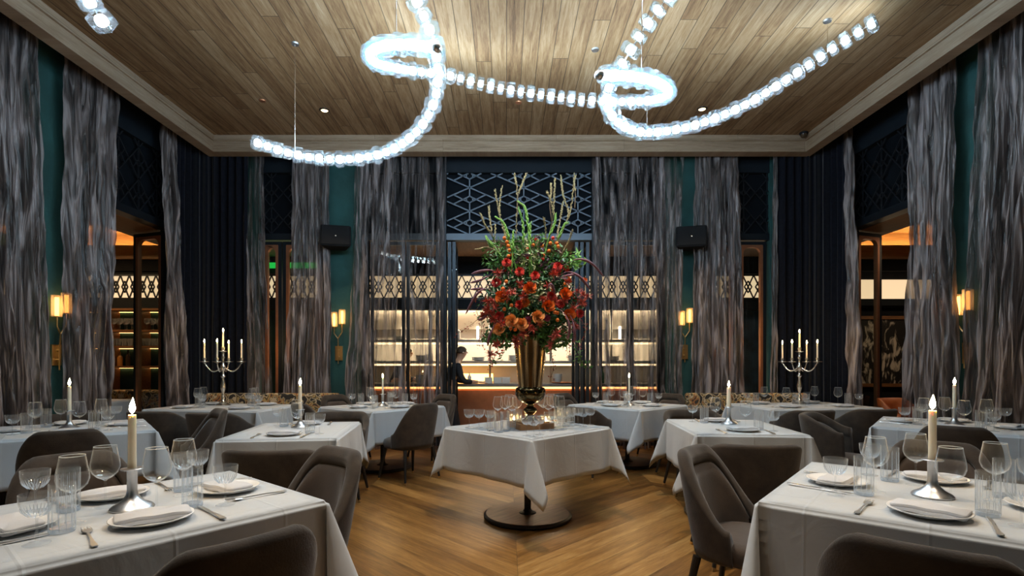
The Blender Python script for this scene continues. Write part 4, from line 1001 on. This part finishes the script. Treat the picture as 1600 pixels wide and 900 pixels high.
def speaker(x, z, rz, label):
    t = thing('wall_speaker', (x, 7.80, z), rz); tag(t, label, 'speaker'); t.rotation_euler = (q(-8), 0, rz)
    m = MB(); a, b_ = .225, .165
    m.add([(-a, -.13, -b_), (a, -.13, -b_), (a, -.13, b_), (-a, -.13, b_), (-a*.6, .13, -b_*.9), (a*.6, .13, -b_*.9), (a*.6, .13, b_*.9), (-a*.6, .13, b_*.9)], [(0,1,2,3),(5,4,7,6),(0,4,5,1),(3,2,6,7),(0,3,7,4),(1,5,6,2)])
    m.build('cabinet', M['speaker_black'], t, bevel=.03)
    MB().box((0, -.134, 0), (.40, .01, .28)).build('grille', M['speaker_black'], t, bevel=.02)
    MB().box((0, -.141, -.01), (.02, .004, .02)).build('badge', M['silver'], t)
    MB().tube([(0, .1, 0), (0, .22, 0)], .03, 10).build('bracket', M['leg_black'], t)
speaker((522-791)*7.7/F, CAMH+196*7.7/F, q(14), 'black wall speaker high on the left green pier'); speaker((1083-791)*7.7/F, CAMH+195*7.7/F, q(-14), 'black wall speaker high on the right green pier')
# ================================================================== BOUQUET
simple('leaf_green', (.06, .19, .03), .5, var=.5, vs=30); simple('leaf_deep', (.02, .085, .022), .5, var=.4, vs=30)
simple('leaf_varieg', (.35, .40, .20), .55, var=.7, vs=80); simple('leaf_purple', (.07, .022, .035), .5, var=.4)
simple('rose_orange', (.80, .20, .035), .9, var=.25, vs=60, Specular_IOR_Level=.1); simple('rose_peach', (.92, .42, .15), .9, var=.2, vs=60, Specular_IOR_Level=.1)
simple('dahlia_red', (.55, .03, .018), .8, var=.4, vs=50); simple('flower_scarlet', (.7, .03, .012), .55, var=.2)
simple('protea_wine', (.22, .015, .05), .6, var=.5, vs=70); simple('spray_rust', (.58, .12, .085), .7, var=.4, vs=50)
simple('bud_orange', (.85, .20, .02), .6); simple('catkin', (.38, .33, .17), .7, var=.4, vs=150, bump=.5, bs=200); simple('stem_brown', (.12, .08, .04), .7)
simple('gladiolus_green', (.16, .36, .06), .5, var=.3, vs=30); simple('plume_mauve', (.22, .10, .13), .8, var=.3, vs=80); simple('berry_red', (.25, .012, .012), .4)
BD = 4.36; UX = .20
bq = thing('flower_bouquet', (UX, BD, 1.50)); tag(bq, 'huge autumn bouquet of orange roses, red flowers and tall branches in the urn', 'bouquet')
B0 = Vector((UX, BD, 1.50)); rb = random.Random(3)
def W(px, py, dy=0): return P(px, py, BD+dy)-B0
def orient(d):
    return d.to_track_quat('Z', 'Y')
def flower_mb(kind, r, rs):
    m = MB()
    def petal(R, z0, z1, a, wdt, curl, q_=5):
        def f(u, v):
            an = a+(u-.5)*wdt; rr = (R*(.55+.45*v**.7)+curl*v*v*r)*(1+.34*(u-.5)); z = z0+(z1-z0)*v-abs(u-.5)**2*.5*r*v
            return (rr*math.cos(an), rr*math.sin(an), z)
        m.grid(f, 5, 4)
    if kind == 'rose':
        for j, (R, n, z1, cu) in enumerate(((.14, 2, .48, 0), (.32, 3, .46, .0), (.52, 4, .40, .05), (.72, 5, .30, .12), (.90, 5, .10, .2))):
            for k in range(n): petal(R*r, -.45*r, z1*r, 2*PI*k/n+j*.7+rs.uniform(-.15, .15), 2*PI/n*1.18, cu)
    elif kind == 'dahlia':
        for j in range(6):
            n = 6+j*2; el = math.radians(80-j*17)
            for k in range(n):
                a = 2*PI*k/n+j*.4; d = Vector((math.cos(a)*math.cos(el), math.sin(a)*math.cos(el), math.sin(el))); s_ = Vector((-math.sin(a), math.cos(a), 0)); b_ = d*r*.15; t_ = d*r*rs.uniform(.85, 1.05)
                md = (b_+t_)*.55; m.add([b_, md+s_*r*.12, t_, md-s_*r*.12], [(0, 1, 2, 3)])
    elif kind == 'protea':
        m.lathe([(0, -.5*r), (.5*r, -.3*r), (.62*r, 0), (.5*r, .45*r), (.2*r, .65*r), (0, .68*r)], 14, flute=lambda a, z, i: 1+.1*math.cos(7*a+i))
        for j in range(4):
            for k in range(9):
                a = 2*PI*k/9+j*.35; R = r*(.6-.07*j); z = -.3*r+j*.28*r; s_ = Vector((-math.sin(a), math.cos(a), 0))*r*.14; o = Vector((math.cos(a)*R, math.sin(a)*R, z)); u = Vector((math.cos(a)*.25, math.sin(a)*.25, 1))*r*.35
                m.add([o-s_, o+s_, o+u], [(0, 1, 2)])
    elif kind == 'spray':   # starburst of thin petals
        for k in range(46):
            d = Vector((rs.gauss(0, 1), rs.gauss(0, 1), rs.gauss(.5, .8))).normalized(); s_ = d.orthogonal().normalized()*r*.10
            o = d*r*.1; m.add([o-s_, o+s_, d*r*rs.uniform(.8, 1.15)+Vector((0, 0, r*.1))], [(0, 1, 2)])
    elif kind == 'ball': m.lathe([(r*math.sin(PI*k/8), -r*math.cos(PI*k/8)) for k in range(9)], 12)
    return m
FK = {}
def flower(name, kind, mt, px, py, r, dy, spread=1):
    key = (name, kind, mt, round(r, 3))
    p = W(px, py, dy)
    d = (Vector((p.x*1.2, (dy-.05)*2.2-.25, (p.z-.15)*.5+.15))).normalized()
    if key not in FK: FK[key] = flower_mb(kind, r, rb).build(name, M[mt], smooth=kind in ('rose', 'ball', 'protea')); o = FK[key]
    else: o = FK[key].copy(); C.objects.link(o)
    o.parent = bq; o.location = p; o.rotation_mode = 'QUATERNION'; o.rotation_quaternion = orient(d)@Matrix.Rotation(rb.uniform(0, 6), 3, 'Z').to_quaternion()
    return o
def dd(px, py, k=.30):   # front surface depth of the bouquet mass
    x = (px-825)/92; y = (py-480)/95; q_ = 1-x*x*.8-y*y*.5
    return -k*math.sqrt(max(0.02, q_))
for i, (x, y) in enumerate([(799, 501), (815, 507), (779, 514), (841, 495), (857, 478), (891, 491), (783, 463), (828, 450), (884, 459)]):
    flower('rose', 'rose', 'rose_peach' if i in (0, 1, 3, 2) else 'rose_orange', x, y, .044, dd(x, y)-.08)
for x, y in [(792, 411), (812, 425), (836, 431), (776, 442), (871, 417), (812, 476), (781, 494), (861, 463), (820, 473), (905, 490), (875, 475)]:
    flower('dahlia', 'dahlia', 'dahlia_red' if rb.random() < .75 else 'rose_orange', x, y, .045, dd(x, y)-.03)
for x, y in [(855, 497), (853, 499), (828, 496)][:2]: flower('protea', 'protea', 'protea_wine', x+(0 if x == 855 else -28), y, .045, dd(x, y)-.03)
flower('scarlet_blossom', 'dahlia', 'flower_scarlet', 837, 377, .032, -.05); flower('scarlet_blossom', 'dahlia', 'bud_orange', 913, 438, .03, -.05)
for x, y in [(799, 477), (788, 483), (871, 489), (871, 500), (867, 488), (786, 451), (791, 440), (805, 508), (798, 513), (805, 515), (864, 452), (795, 400), (800, 398), (796, 391), (794, 384), (825, 403), (829, 396), (848, 405), (849, 399), (847, 384), (858, 392), (870, 380), (872, 385), (864, 372), (860, 380), (824, 389), (833, 383), (792, 378), (788, 372)]:
    flower('orange_bud', 'ball', 'bud_orange' if rb.random() < .8 else 'flower_scarlet', x, y, .015, dd(x, y)-.05 if y > 430 else -.12)
for x, y in [(822, 455), (830, 448), (817, 462), (848, 468), (880, 470), (890, 462), (903, 455), (911, 460), (918, 464), (870, 470), (775, 480), (768, 488), (760, 470), (763, 482), (790, 460), (800, 455), (825, 510), (832, 515), (820, 520), (805, 530), (808, 538), (785, 505), (870, 520), (865, 528), (790, 466), (895, 480), (756, 492), (770, 470), (775, 538), (858, 540), (765, 552), (772, 500), (907, 475), (900, 510), (842, 505), (813, 446), (855, 445), (780, 430), (885, 440), (866, 428)]:
    flower('red_spray', 'spray', 'spray_rust', x+rb.uniform(-2, 2), y+rb.uniform(-2, 2), rb.choice((.045, .055)), dd(x, y)-.06)
# the far side of the bouquet
for k in range(26):
    a = rb.uniform(0, PI); x, y = 825+75*math.cos(a)*rb.uniform(.3, 1), 480-rb.uniform(-45, 60)
    kd, mt, nm = rb.choice((('rose', 'rose_orange', 'rose'), ('dahlia', 'dahlia_red', 'dahlia'), ('spray', 'spray_rust', 'red_spray')))
    flower(nm, kd, mt, x, y, {'rose': .042, 'dahlia': .045, 'spray': .055}[kd], -dd(x, y)+.02)
# foliage masses
def leaves(name, mt, n, cfn, sz, seed):
    rs = random.Random(seed); m = MB()
    for _ in range(n):
        c = cfn(rs); d = Vector((rs.gauss(0, 1), rs.gauss(0, 1), rs.gauss(.1, .8))).normalized(); s_ = d.cross(Vector((rs.gauss(0, 1), rs.gauss(0, 1), rs.gauss(0, 1)))).normalized(); l = sz*rs.uniform(.7, 1.3); up = d.cross(s_)*l*.12
        m.add([c, c+d*l*.45+s_*l*.24+up, c+d*l, c+d*l*.45-s_*l*.24+up, c+d*l*.5], [(0, 1, 4), (1, 2, 4), (2, 3, 4), (3, 0, 4)])
    o = m.build(name, M[mt], bq); o['kind'] = 'stuff'; return o
def ell(cx, cy, rx, rz, ry=.28):
    c = W(cx, cy)
    def f(rs):
        while 1:
            v = Vector((rs.uniform(-1, 1), rs.uniform(-1, 1), rs.uniform(-1, 1)))
            if .35 < v.length < 1: return c+Vector((v.x*rx*BD/F, v.y*ry, v.z*rz*BD/F))
    return f
leaves('dark_foliage', 'leaf_deep', 2600, ell(828, 478, 80, 58), .05, 1)
leaves('green_foliage', 'leaf_green', 800, ell(826, 500, 62, 46), .055, 2)
leaves('low_foliage', 'leaf_green', 420, ell(858, 530, 32, 16, .2), .05, 3)
leaves('left_foliage', 'leaf_green', 260, ell(778, 528, 24, 14, .2), .05, 8)
leaves('variegated_foliage', 'leaf_varieg', 240, ell(838, 465, 16, 26, .40), .035, 4)
leaves('upper_variegated', 'leaf_varieg', 420, ell(826, 405, 24, 34, .2), .04, 5)
leaves('upper_foliage', 'leaf_green', 620, ell(828, 405, 62, 40, .16), .05, 6)
leaves('left_upper_sprigs', 'leaf_green', 150, ell(775, 408, 24, 32, .12), .045, 9)
leaves('right_upper_sprigs', 'gladiolus_green', 110, ell(893, 408, 24, 14, .12), .05, 10)
leaves('purple_foliage', 'leaf_purple', 200, ell(835, 420, 58, 50, .22), .06, 7)
# branches with catkins: (base, tips...)
def branch(pts, dy, cat_from=.45):
    cv = catmull([W(x, y, dy*(i/(len(pts)-1))) for i, (x, y) in enumerate(pts)], 10); L_ = len(cv)
    br = MB().tube(cv, [.0045-.0032*i/L_ for i in range(L_)], 5).build('branch', M['stem_brown'], bq, smooth=True)
    m = MB(); acc = 0; rs = random.Random(int(pts[-1][0]*7))
    for i in range(int(L_*cat_from), L_-1):
        for k in range(3):
            p = cv[i].lerp(cv[i+1], k/3); d = (cv[i+1]-cv[i]).normalized(); a = rs.uniform(0, 6.28); s_ = Vector((math.cos(a), math.sin(a), .6)).normalized()
            q_ = p+s_*.007; m.tube([p, q_+d*.006, q_+d*.02], [.0015, .0046, .001], 5)
    m.build('catkins', M['catkin'], br)['kind'] = 'stuff'
for pts, dy in [(([(800, 440), (770, 372), (758, 352), (751, 335)]), -.05), (([(800, 440), (772, 375), (766, 345), (764, 324)]), .1), (([(812, 440), (795, 390), (783, 345), (773, 297)]), 0), (([(812, 440), (797, 385), (781, 335), (784, 292)]), .12),
    (([(815, 440), (807, 390), (808, 305), (804, 273)]), .05), (([(808, 340), (809, 310), (815, 290), (822, 273)]), .05), (([(840, 430), (858, 370), (864, 330), (856, 303), (855, 302)]), -.1), (([(840, 430), (862, 350), (866, 310), (867, 281)]), 0),
    (([(862, 345), (859, 320), (861, 300), (861, 289)]), .05), (([(848, 430), (875, 370), (888, 335), (880, 305), (876, 276)]), .1), (([(848, 430), (880, 360), (892, 325), (898, 272)]), .04), (([(898, 325), (899, 305), (897, 285), (899, 276)]), .06),
    (([(850, 430), (866, 385), (874, 350), (880, 315)]), .15), (([(850, 430), (853, 370), (850, 342)]), -.1), (([(850, 440), (870, 410), (885, 385), (894, 361)]), -.12), (([(800, 430), (775, 390), (774, 352)]), .15), (([(822, 430), (770, 390), (745, 390)]), -.1)]:
    branch(pts, dy)
def glad(pts, dy, w0=.012):
    cv = catmull([W(x, y, dy) for x, y in pts], 8); n = len(cv)
    g = MB().tube(cv, [.006*(1-.5*i/n) for i in range(n)], 6).build('gladiolus_stem', M['gladiolus_green'], bq, smooth=True); m = MB()
    for i in range(int(n*.4), n-1):
        p = cv[i]; d = (cv[i+1]-cv[i]).normalized(); sgn = 1 if i % 2 else -1; s_ = Vector((sgn*.5, -.35, 0)); k = 1-.6*(i/n)
        m.tube([p, p+(d+s_*.5)*.022*k*1.3, p+(d+s_*.3)*.06*k*1.2], [.004, w0*k, .001], 6)
    m.build('buds', M['gladiolus_green'], g, smooth=True)
for pts, dy in [([(812, 440), (800, 395), (793, 365), (786, 348), (776, 340)], -.12), ([(820, 440), (818, 390), (817, 350), (810, 325)], -.1), ([(828, 440), (827, 390), (824, 345), (820, 325), (811, 316)], -.14), ([(832, 430), (828, 380), (829, 348)], -.16),
    ([(845, 430), (855, 380), (866, 350), (868, 336)], -.05), ([(850, 430), (868, 385), (880, 355), (884, 350)], -.08), ([(802, 430), (776, 390), (765, 378), (761, 372)], -.1), ([(800, 420), (801, 385), (802, 362)], -.15)]: glad(pts, dy)
def plume(pts, dy):
    cv = catmull([W(x, y, dy-.1*math.sin(i)) for i, (x, y) in enumerate(pts)], 10); n = len(cv)
    MB().tube(cv, [.002+.0085*max(0, min(1, (i/n-.35)*4))*(1 if i < n-4 else (n-i)/4) for i in range(n)], 6).build('grass_plume', M['plume_mauve'], bq, smooth=True)
for pts, dy in [([(860, 430), (885, 412), (905, 405), (925, 412), (943, 432)], -.1), ([(862, 440), (885, 425), (905, 432), (922, 452)], -.2), ([(795, 450), (775, 425), (755, 423), (737, 428)], -.1), ([(795, 455), (770, 432), (750, 438), (735, 442)], .05),
    ([(790, 470), (762, 452), (745, 460), (728, 490)], -.15), ([(790, 470), (770, 458), (755, 452), (735, 452)], .1), ([(860, 470), (856, 450), (862, 445), (867, 460)], -.3), ([(870, 480), (882, 490), (890, 510), (888, 530)], -.3), ([(875, 480), (892, 495), (898, 520), (897, 535)], -.25),
    ([(790, 500), (775, 505), (765, 525), (762, 540)], -.25), ([(785, 480), (770, 485), (755, 497), (748, 500)], -.2), ([(865, 440), (880, 432), (890, 430), (900, 428)], -.1)]: plume(pts, dy)
def vine(pts, dy, mt, n, sz, seed):
    cv = catmull([W(x, y, dy) for x, y in pts], 10); v = MB().tube(cv, .0018, 5).build('trailing_vine', M['stem_brown'], bq); rs = random.Random(seed)
    def f(r_): i = r_.randrange(len(cv)); return cv[i]+Vector((r_.gauss(0, .012), r_.gauss(0, .012), r_.gauss(0, .012)))
    o = leaves('vine_leaves', mt, n, f, sz, seed); o.parent = v
for i, (pts, dy, mt, n, sz) in enumerate([([(785, 480), (758, 490), (752, 520), (756, 545)], -.15, 'berry_red', 70, .018), ([(775, 470), (745, 500), (725, 515), (715, 520)], -.05, 'berry_red', 45, .018), ([(790, 530), (778, 550), (768, 565), (765, 575)], -.2, 'spray_rust', 60, .025),
    ([(795, 530), (785, 555), (770, 568)], -.2, 'leaf_green', 26, .035), ([(860, 530), (862, 555), (865, 575), (860, 590)], -.2, 'berry_red', 50, .02), ([(885, 520), (900, 530), (905, 560), (920, 575)], -.1, 'leaf_green', 60, .035), ([(880, 510), (890, 540), (888, 560)], -.2, 'berry_red', 50, .018),
    ([(895, 500), (915, 510), (905, 545)], -.05, 'berry_red', 36, .02), ([(760, 470), (745, 485), (756, 515), (748, 540)], .05, 'berry_red', 50, .018), ([(775, 440), (750, 455), (742, 470)], 0, 'spray_rust', 30, .03)]): vine(pts, dy, mt, n, sz, 40+i)

# ================================================================== BAR AND KITCHEN CONTENTS
ORD = 'first second third fourth fifth sixth seventh eighth ninth tenth eleventh twelfth thirteenth fourteenth fifteenth sixteenth seventeenth eighteenth nineteenth'.split()
def rowx(x0, x1, n): return [x0+(x1-x0)*k/(n-1) for k in range(n)]
sw = gl('shelf_wine_glass', [(0, 0), (.035, 0), (.035, .002), (.005, .006), (.004, .09), (.03, .105), (.044, .14), (.036, .20)], [(0, .1), (.028, .107), (.042, .14), (.034, .20)], 12, None, 'whitened_glass')
stm = MB().lathe([(0, 0), (.034, 0), (.036, .13), (.034, .13), (.032, .006), (0, .006)], 12).build('shelf_tumbler', M['whitened_glass'], smooth=True, autos=.8)
bot = MB().lathe([(0, 0), (.037, 0), (.038, .16), (.03, .19), (.013, .21), (.013, .27), (.015, .275), (0, .28)], 14).build('spirit_bottle', M['dark_bottle'], smooth=True, autos=.8)
bota = MB().lathe([(0, 0), (.04, 0), (.042, .14), (.03, .17), (.013, .19), (.013, .24), (0, .25)], 14).build('amber_bottle', M['amber_liquid'], smooth=True, autos=.8)
for j, y in enumerate((9.12, 9.24)):
    for k, x in enumerate(rowx(-7.75, -5.9, 17)):
        if abs((x-bx0) % .55-.275) > .235: continue
        place(sw, (x, y, 1.868), 0, 'clear wine glass, %s from the left in the %s row, upper back bar shelf' % (ORD[k], 'front' if j == 0 else 'rear'), 'glass', 'wine glasses on the back bar, %s row' % ('front' if j == 0 else 'rear'))
    for k, x in enumerate(rowx(-7.77, -5.92, 19)):
        if abs((x-bx0) % .55-.275) > .235: continue
        place(stm, (x, y, 1.588), 0, 'clear tumbler, %s from the left in the %s row, middle back bar shelf' % (ORD[k], 'front' if j == 0 else 'rear'), 'glass', 'tumblers on the back bar, %s row' % ('front' if j == 0 else 'rear'))
for k, x in enumerate(rowx(-7.72, -6.6, 9)):
    if abs((x-bx0) % .55-.275) > .23: continue
    place(bota if k % 2 else bot, (x, 9.16, 1.2385), 0, ('amber' if k % 2 else 'dark')+' bottle on the lower back bar shelf, %s along' % ('first second third fourth fifth sixth seventh eighth ninth'.split()[k]), 'bottle', 'bottles on the back bar')
for k, x in enumerate((-7.62, -7.5, -7.4)): place(bot if k else bota, (x, 9.15, .8085), 0, 'bottle on the back bar worktop, %s of three' % ('leftmost', 'middle', 'rightmost')[k], 'bottle', 'bottles on the back bar worktop')
bl = MB().lathe([(0, 0), (.05, 0), (.075, .04), (.08, .055), (.076, .055), (.07, .04), (.045, .006), (0, .006)], 20).build('stacked_bowl', M['white_ceramic'], smooth=True, autos=.9)
def bowls(x, y, z, n, d):
    for k in range(n): place(bl, (x, y, z+k*.022), 0, 'pale bowl in the stack on the kitchen pass %s, %s' % (d, ('lowest', 'second', 'third', 'fourth', 'fifth', 'top')[min(k, 5)] if k < n-1 else 'topmost'), 'bowl', 'bowls stacked on the pass')
CZT = .95
bowls(-1.45, 8.82, CZT, 5, 'behind the sheer curtain'); bowls(.86, 8.80, CZT+.02, 5, 'right of the urn')
pan = thing('serving_pan', (.93, 8.8, CZT)); tag(pan, 'round copper pan under the bowls on the kitchen pass', 'pan')
MB().lathe([(0, 0), (.15, 0), (.18, .018), (.176, .02), (.148, .004), (0, .004)], 30).build('body', M['copper'], pan, smooth=True, autos=.8)
MB().box((.26, 0, .018), (.18, .025, .012)).build('handle', M['copper'], pan, bevel=.004)
bt = MB().lathe([(0, 0), (.03, 0), (.032, .11), (.012, .14), (.005, .19), (0, .19)], 14).build('squeeze_bottle', M['white_ceramic'], smooth=True, autos=.9)
for x, wd in ((-1.19, 'left of the pair behind the sheer curtain'), (-1.12, 'right of the pair behind the sheer curtain'), (-.62, 'by the person'), (1.16, 'right of the copper pan')): place(bt, (x, 8.85, CZT), 0, 'white squeeze bottle on the kitchen pass, '+wd, 'bottle')
gb = MB().lathe([(0, 0), (.034, 0), (.036, .16), (.014, .21), (.014, .28), (0, .28)], 14).build('green_bottle', M['green_bottle'], smooth=True, autos=.9)
place(gb, (1.62, 8.85, CZT), 0, 'green bottle on the kitchen pass behind the right sheer curtain', 'bottle')
cn = MB().box((0, 0, .045), (.13, .10, .09)).box((0, 0, .095), (.135, .105, .012)).build('food_container', M['white_ceramic'], bevel=.006)
for k, (x, wd) in enumerate(((-.30, 'leftmost'), (-.14, 'second'), (.0, 'third'), (.52, 'behind the urn'), (1.3, 'near the green bottle'), (-1.0, 'behind the sheer curtain'))): place(cn, (x, 8.87+.02*(k % 2), CZT), rng.uniform(-.3, .3), 'white lidded food container on the kitchen pass, '+wd, 'container', 'food containers on the pass')
STK = ['leftmost', 'second', 'third', 'fourth', 'rightmost', 'fifth', 'fourth', 'leftmost', 'rightmost', 'second', 'third']
ps = MB().lathe([(0, 0), (.06, 0), (.11, .012), (.112, .02), (.06, .014), (0, .014)], 20).build('stacked_plate', M['white_ceramic'], smooth=True)
for s_, (x, z, n) in enumerate(((-1.9, 1.6975, 4), (-1.2, 1.6975, 4), (-.25, 1.6975, 5), (.75, 1.6975, 6), (1.5, 1.6975, 6), (1.2, 1.3275, 6), (.6, 1.3275, 5), (-1.5, 1.3275, 6), (1.9, 1.3275, 5), (-.5, 1.3275, 4), (.15, 1.3275, 6))):
    for k in range(n): place(ps, (x, 9.35, z+k*.016), 0, 'white plate, %s from the bottom, %s stack on the %s pass shelf' % (ORD[k], STK[s_], 'upper' if z > 1.5 else 'lower'), 'plate', 'plate stacks on the %s pass shelf %s the urn' % ('upper' if z > 1.5 else 'lower', 'left of' if x < .2 else 'right of'))
tag(MB().box((-.90, 9.35, 1.79), (.16, .14, .18)).build('white_bin', M['white_ceramic'], bevel=.02), 'white square bin on the upper pass shelf above the person', 'container')

# ================================================================== PEOPLE
def skin_obj(name, pts, edges, mt, parent, root=0, sub=2, loc=None):
    me = bpy.data.meshes.new(name); me.from_pydata([p[:3] for p in pts], edges, []); me.materials.append(M[mt])
    o = bpy.data.objects.new(name, me); C.objects.link(o); o.parent = parent
    s = o.modifiers.new('skin', 'SKIN'); s.use_smooth_shade = True
    for i, p in enumerate(pts):
        r = p[3]; r = r if isinstance(r, tuple) else (r, r); me.skin_vertices[0].data[i].radius = r; me.skin_vertices[0].data[i].use_root = (i == root)
    u = o.modifiers.new('sub', 'SUBSURF'); u.levels = sub; u.render_levels = sub
    return o
def person(name, loc, rz, label):
    """leaning forward (local +x), forearms resting ahead; local origin at the feet"""
    t = thing(name, loc, rz); tag(t, label, 'person')
    H_ = lambda *a: a
    # one continuous body: pelvis root, spine, neck, head, arms, legs
    pts = [(0, 0, .86, (.13, .10)), (.05, 0, 1.0, (.125, .095)), (.13, 0, 1.16, (.15, .105)), (.18, 0, 1.27, (.12, .08)), (.22, 0, 1.33, (.05, .05)), (.25, 0, 1.39, (.058, .058)), (.275, 0, 1.455, (.078, .09)), (.27, 0, 1.52, (.06, .07)),
           (.17, .15, 1.25, .058), (.22, .19, 1.10, .046), (.26, .20, 1.00, .042), (.40, .16, .995, .034), (.50, .13, .99, .026),
           (.17, -.15, 1.25, .058), (.20, -.20, 1.10, .046), (.26, -.21, 1.00, .042), (.40, -.20, .995, .034), (.50, -.18, .99, .026),
           (.0, .09, .78, .095), (.06, .10, .47, .062), (-.02, .10, .25, .055), (-.03, .10, .08, .038), (.06, .11, .035, .034), (.13, .11, .03, .028),
           (.04, -.09, .78, .095), (.13, -.10, .47, .062), (.17, -.10, .25, .055), (.19, -.10, .08, .038), (.26, -.11, .035, .034), (.33, -.11, .03, .028)]
    ed = [(0, 1), (1, 2), (2, 3), (3, 4), (4, 5), (5, 6), (6, 7), (3, 8), (8, 9), (9, 10), (10, 11), (11, 12), (3, 13), (13, 14), (14, 15), (15, 16), (16, 17), (0, 18), (18, 19), (19, 20), (20, 21), (21, 22), (22, 23), (0, 24), (24, 25), (25, 26), (26, 27), (27, 28), (28, 29)]
    body = skin_obj('body', pts, ed, 'skin', t)
    # clothing follows the same skeleton a little wider
    g = .008
    sh_p = [(p[0], p[1], p[2], tuple(v+g for v in (p[3] if isinstance(p[3], tuple) else (p[3], p[3])))) for p in pts]
    top_i = [0, 1, 2, 3, 8, 9, 10, 11, 13, 14, 15, 16]; mp = {v: i for i, v in enumerate(top_i)}
    skin_obj('black_shirt', [sh_p[i] for i in top_i], [(mp[a], mp[b_]) for a, b_ in ed if a in mp and b_ in mp], 'black_shirt', t)
    lo_i = [0, 18, 19, 20, 21, 24, 25, 26, 27]; mp2 = {v: i for i, v in enumerate(lo_i)}
    skin_obj('trousers', [sh_p[i] for i in lo_i], [(mp2[a], mp2[b_]) for a, b_ in ed if a in mp2 and b_ in mp2], 'trousers', t)
    for sy in (.11, -.11):
        x0 = -.03 if sy > 0 else .17
        skin_obj('shoe', [(x0-.02, sy, .05, .045), (x0+.08, sy, .035, (.045, .035)), (x0+.19, sy, .03, (.04, .028))], [(0, 1), (1, 2)], 'leg_black', t)
    # face: nose, ears, eyes, mouth; hair
    MB().add([(.345, -.012, 1.455), (.345, .012, 1.455), (.375, 0, 1.448), (.345, 0, 1.49)], [(0, 1, 2), (0, 2, 3), (1, 3, 2), (0, 3, 1)]).build('nose', M['skin'], t, smooth=True)
    for s_ in (-1, 1):
        MB().lathe([(0, -.004), (.014, 0), (.018, .008), (.008, .012), (0, .01)], 10).build('ear', M['skin'], t, smooth=True, loc=(.275, s_*.078, 1.455)).rotation_euler = (-s_*PI/2, 0, 0)
        flower_mb('ball', .008, rb).build('eye', M['leg_black'], t, smooth=True, loc=(.336, s_*.028, 1.472))
    MB().box((.338, 0, 1.425), (.01, .04, .006)).build('mouth', M['dahlia_red'], t, bevel=.002)
    def hf(u, v):
        a = 2*PI*u; e = v*PI*.5*1.22; c = Vector((.262, 0, 1.478)); r = Vector((.088, .086, .082))
        fr = max(0, math.cos(a)); e = e*(1-.42*fr**2); k = 1+.05*noise.noise(Vector((math.cos(a)*3, math.sin(a)*3, v*3)))
        return (c.x+r.x*k*math.sin(e)*math.cos(a), c.y+r.y*k*math.sin(e)*math.sin(a), c.z+r.z*k*math.cos(e))
    MB().grid(hf, 28, 10).build('hair', M['hair'], t, smooth=True, solid=.012)
    for s_, (hx, hy, hz) in ((1, (.50, .13, .99)), (-1, (.50, -.18, .99))):
        hp = [(hx, hy, hz, (.024, .016)), (hx+.04, hy, hz-.004, (.034, .014)), (hx+.075, hy, hz-.01, (.034, .012))]; he = [(0, 1), (1, 2)]
        for k, (dy, l) in enumerate(((-.027, .062), (-.009, .072), (.009, .068), (.027, .052))):
            i0 = len(hp); hp += [(hx+.085, hy+dy, hz-.012, .0085), (hx+.085+l*.5, hy+dy*1.1, hz-.014, .008), (hx+.085+l, hy+dy*1.1, hz-.028, .007)]; he += [(2, i0), (i0, i0+1), (i0+1, i0+2)]
        i0 = len(hp); hp += [(hx+.045, hy-s_*.035, hz-.006, .010), (hx+.085, hy-s_*.052, hz-.014, .0085)]; he += [(1, i0), (i0, i0+1)]
        skin_obj('hand', hp, he, 'skin', t)
    return t
person('person', (-.97, 8.36, 0), q(18), 'person in black shirt and dark trousers leaning on the kitchen pass')
p2 = person('person', (-2.05, 9.5, 0), q(3), 'dark-clothed person behind the kitchen pass, seen through the left sheer curtain')

# unused prototypes are dropped
for pr in (wing, tub, wine, coupe, tum, plate, napkin, fork, knife, cs, taper, taper_short, taper_thin, arm_candle, vot, sw, stm, bot, bota, bl, bt, gb, cn, ps):
    if pr.name not in USED:
        for c in kids(pr): bpy.data.objects.remove(c)
        bpy.data.objects.remove(pr)
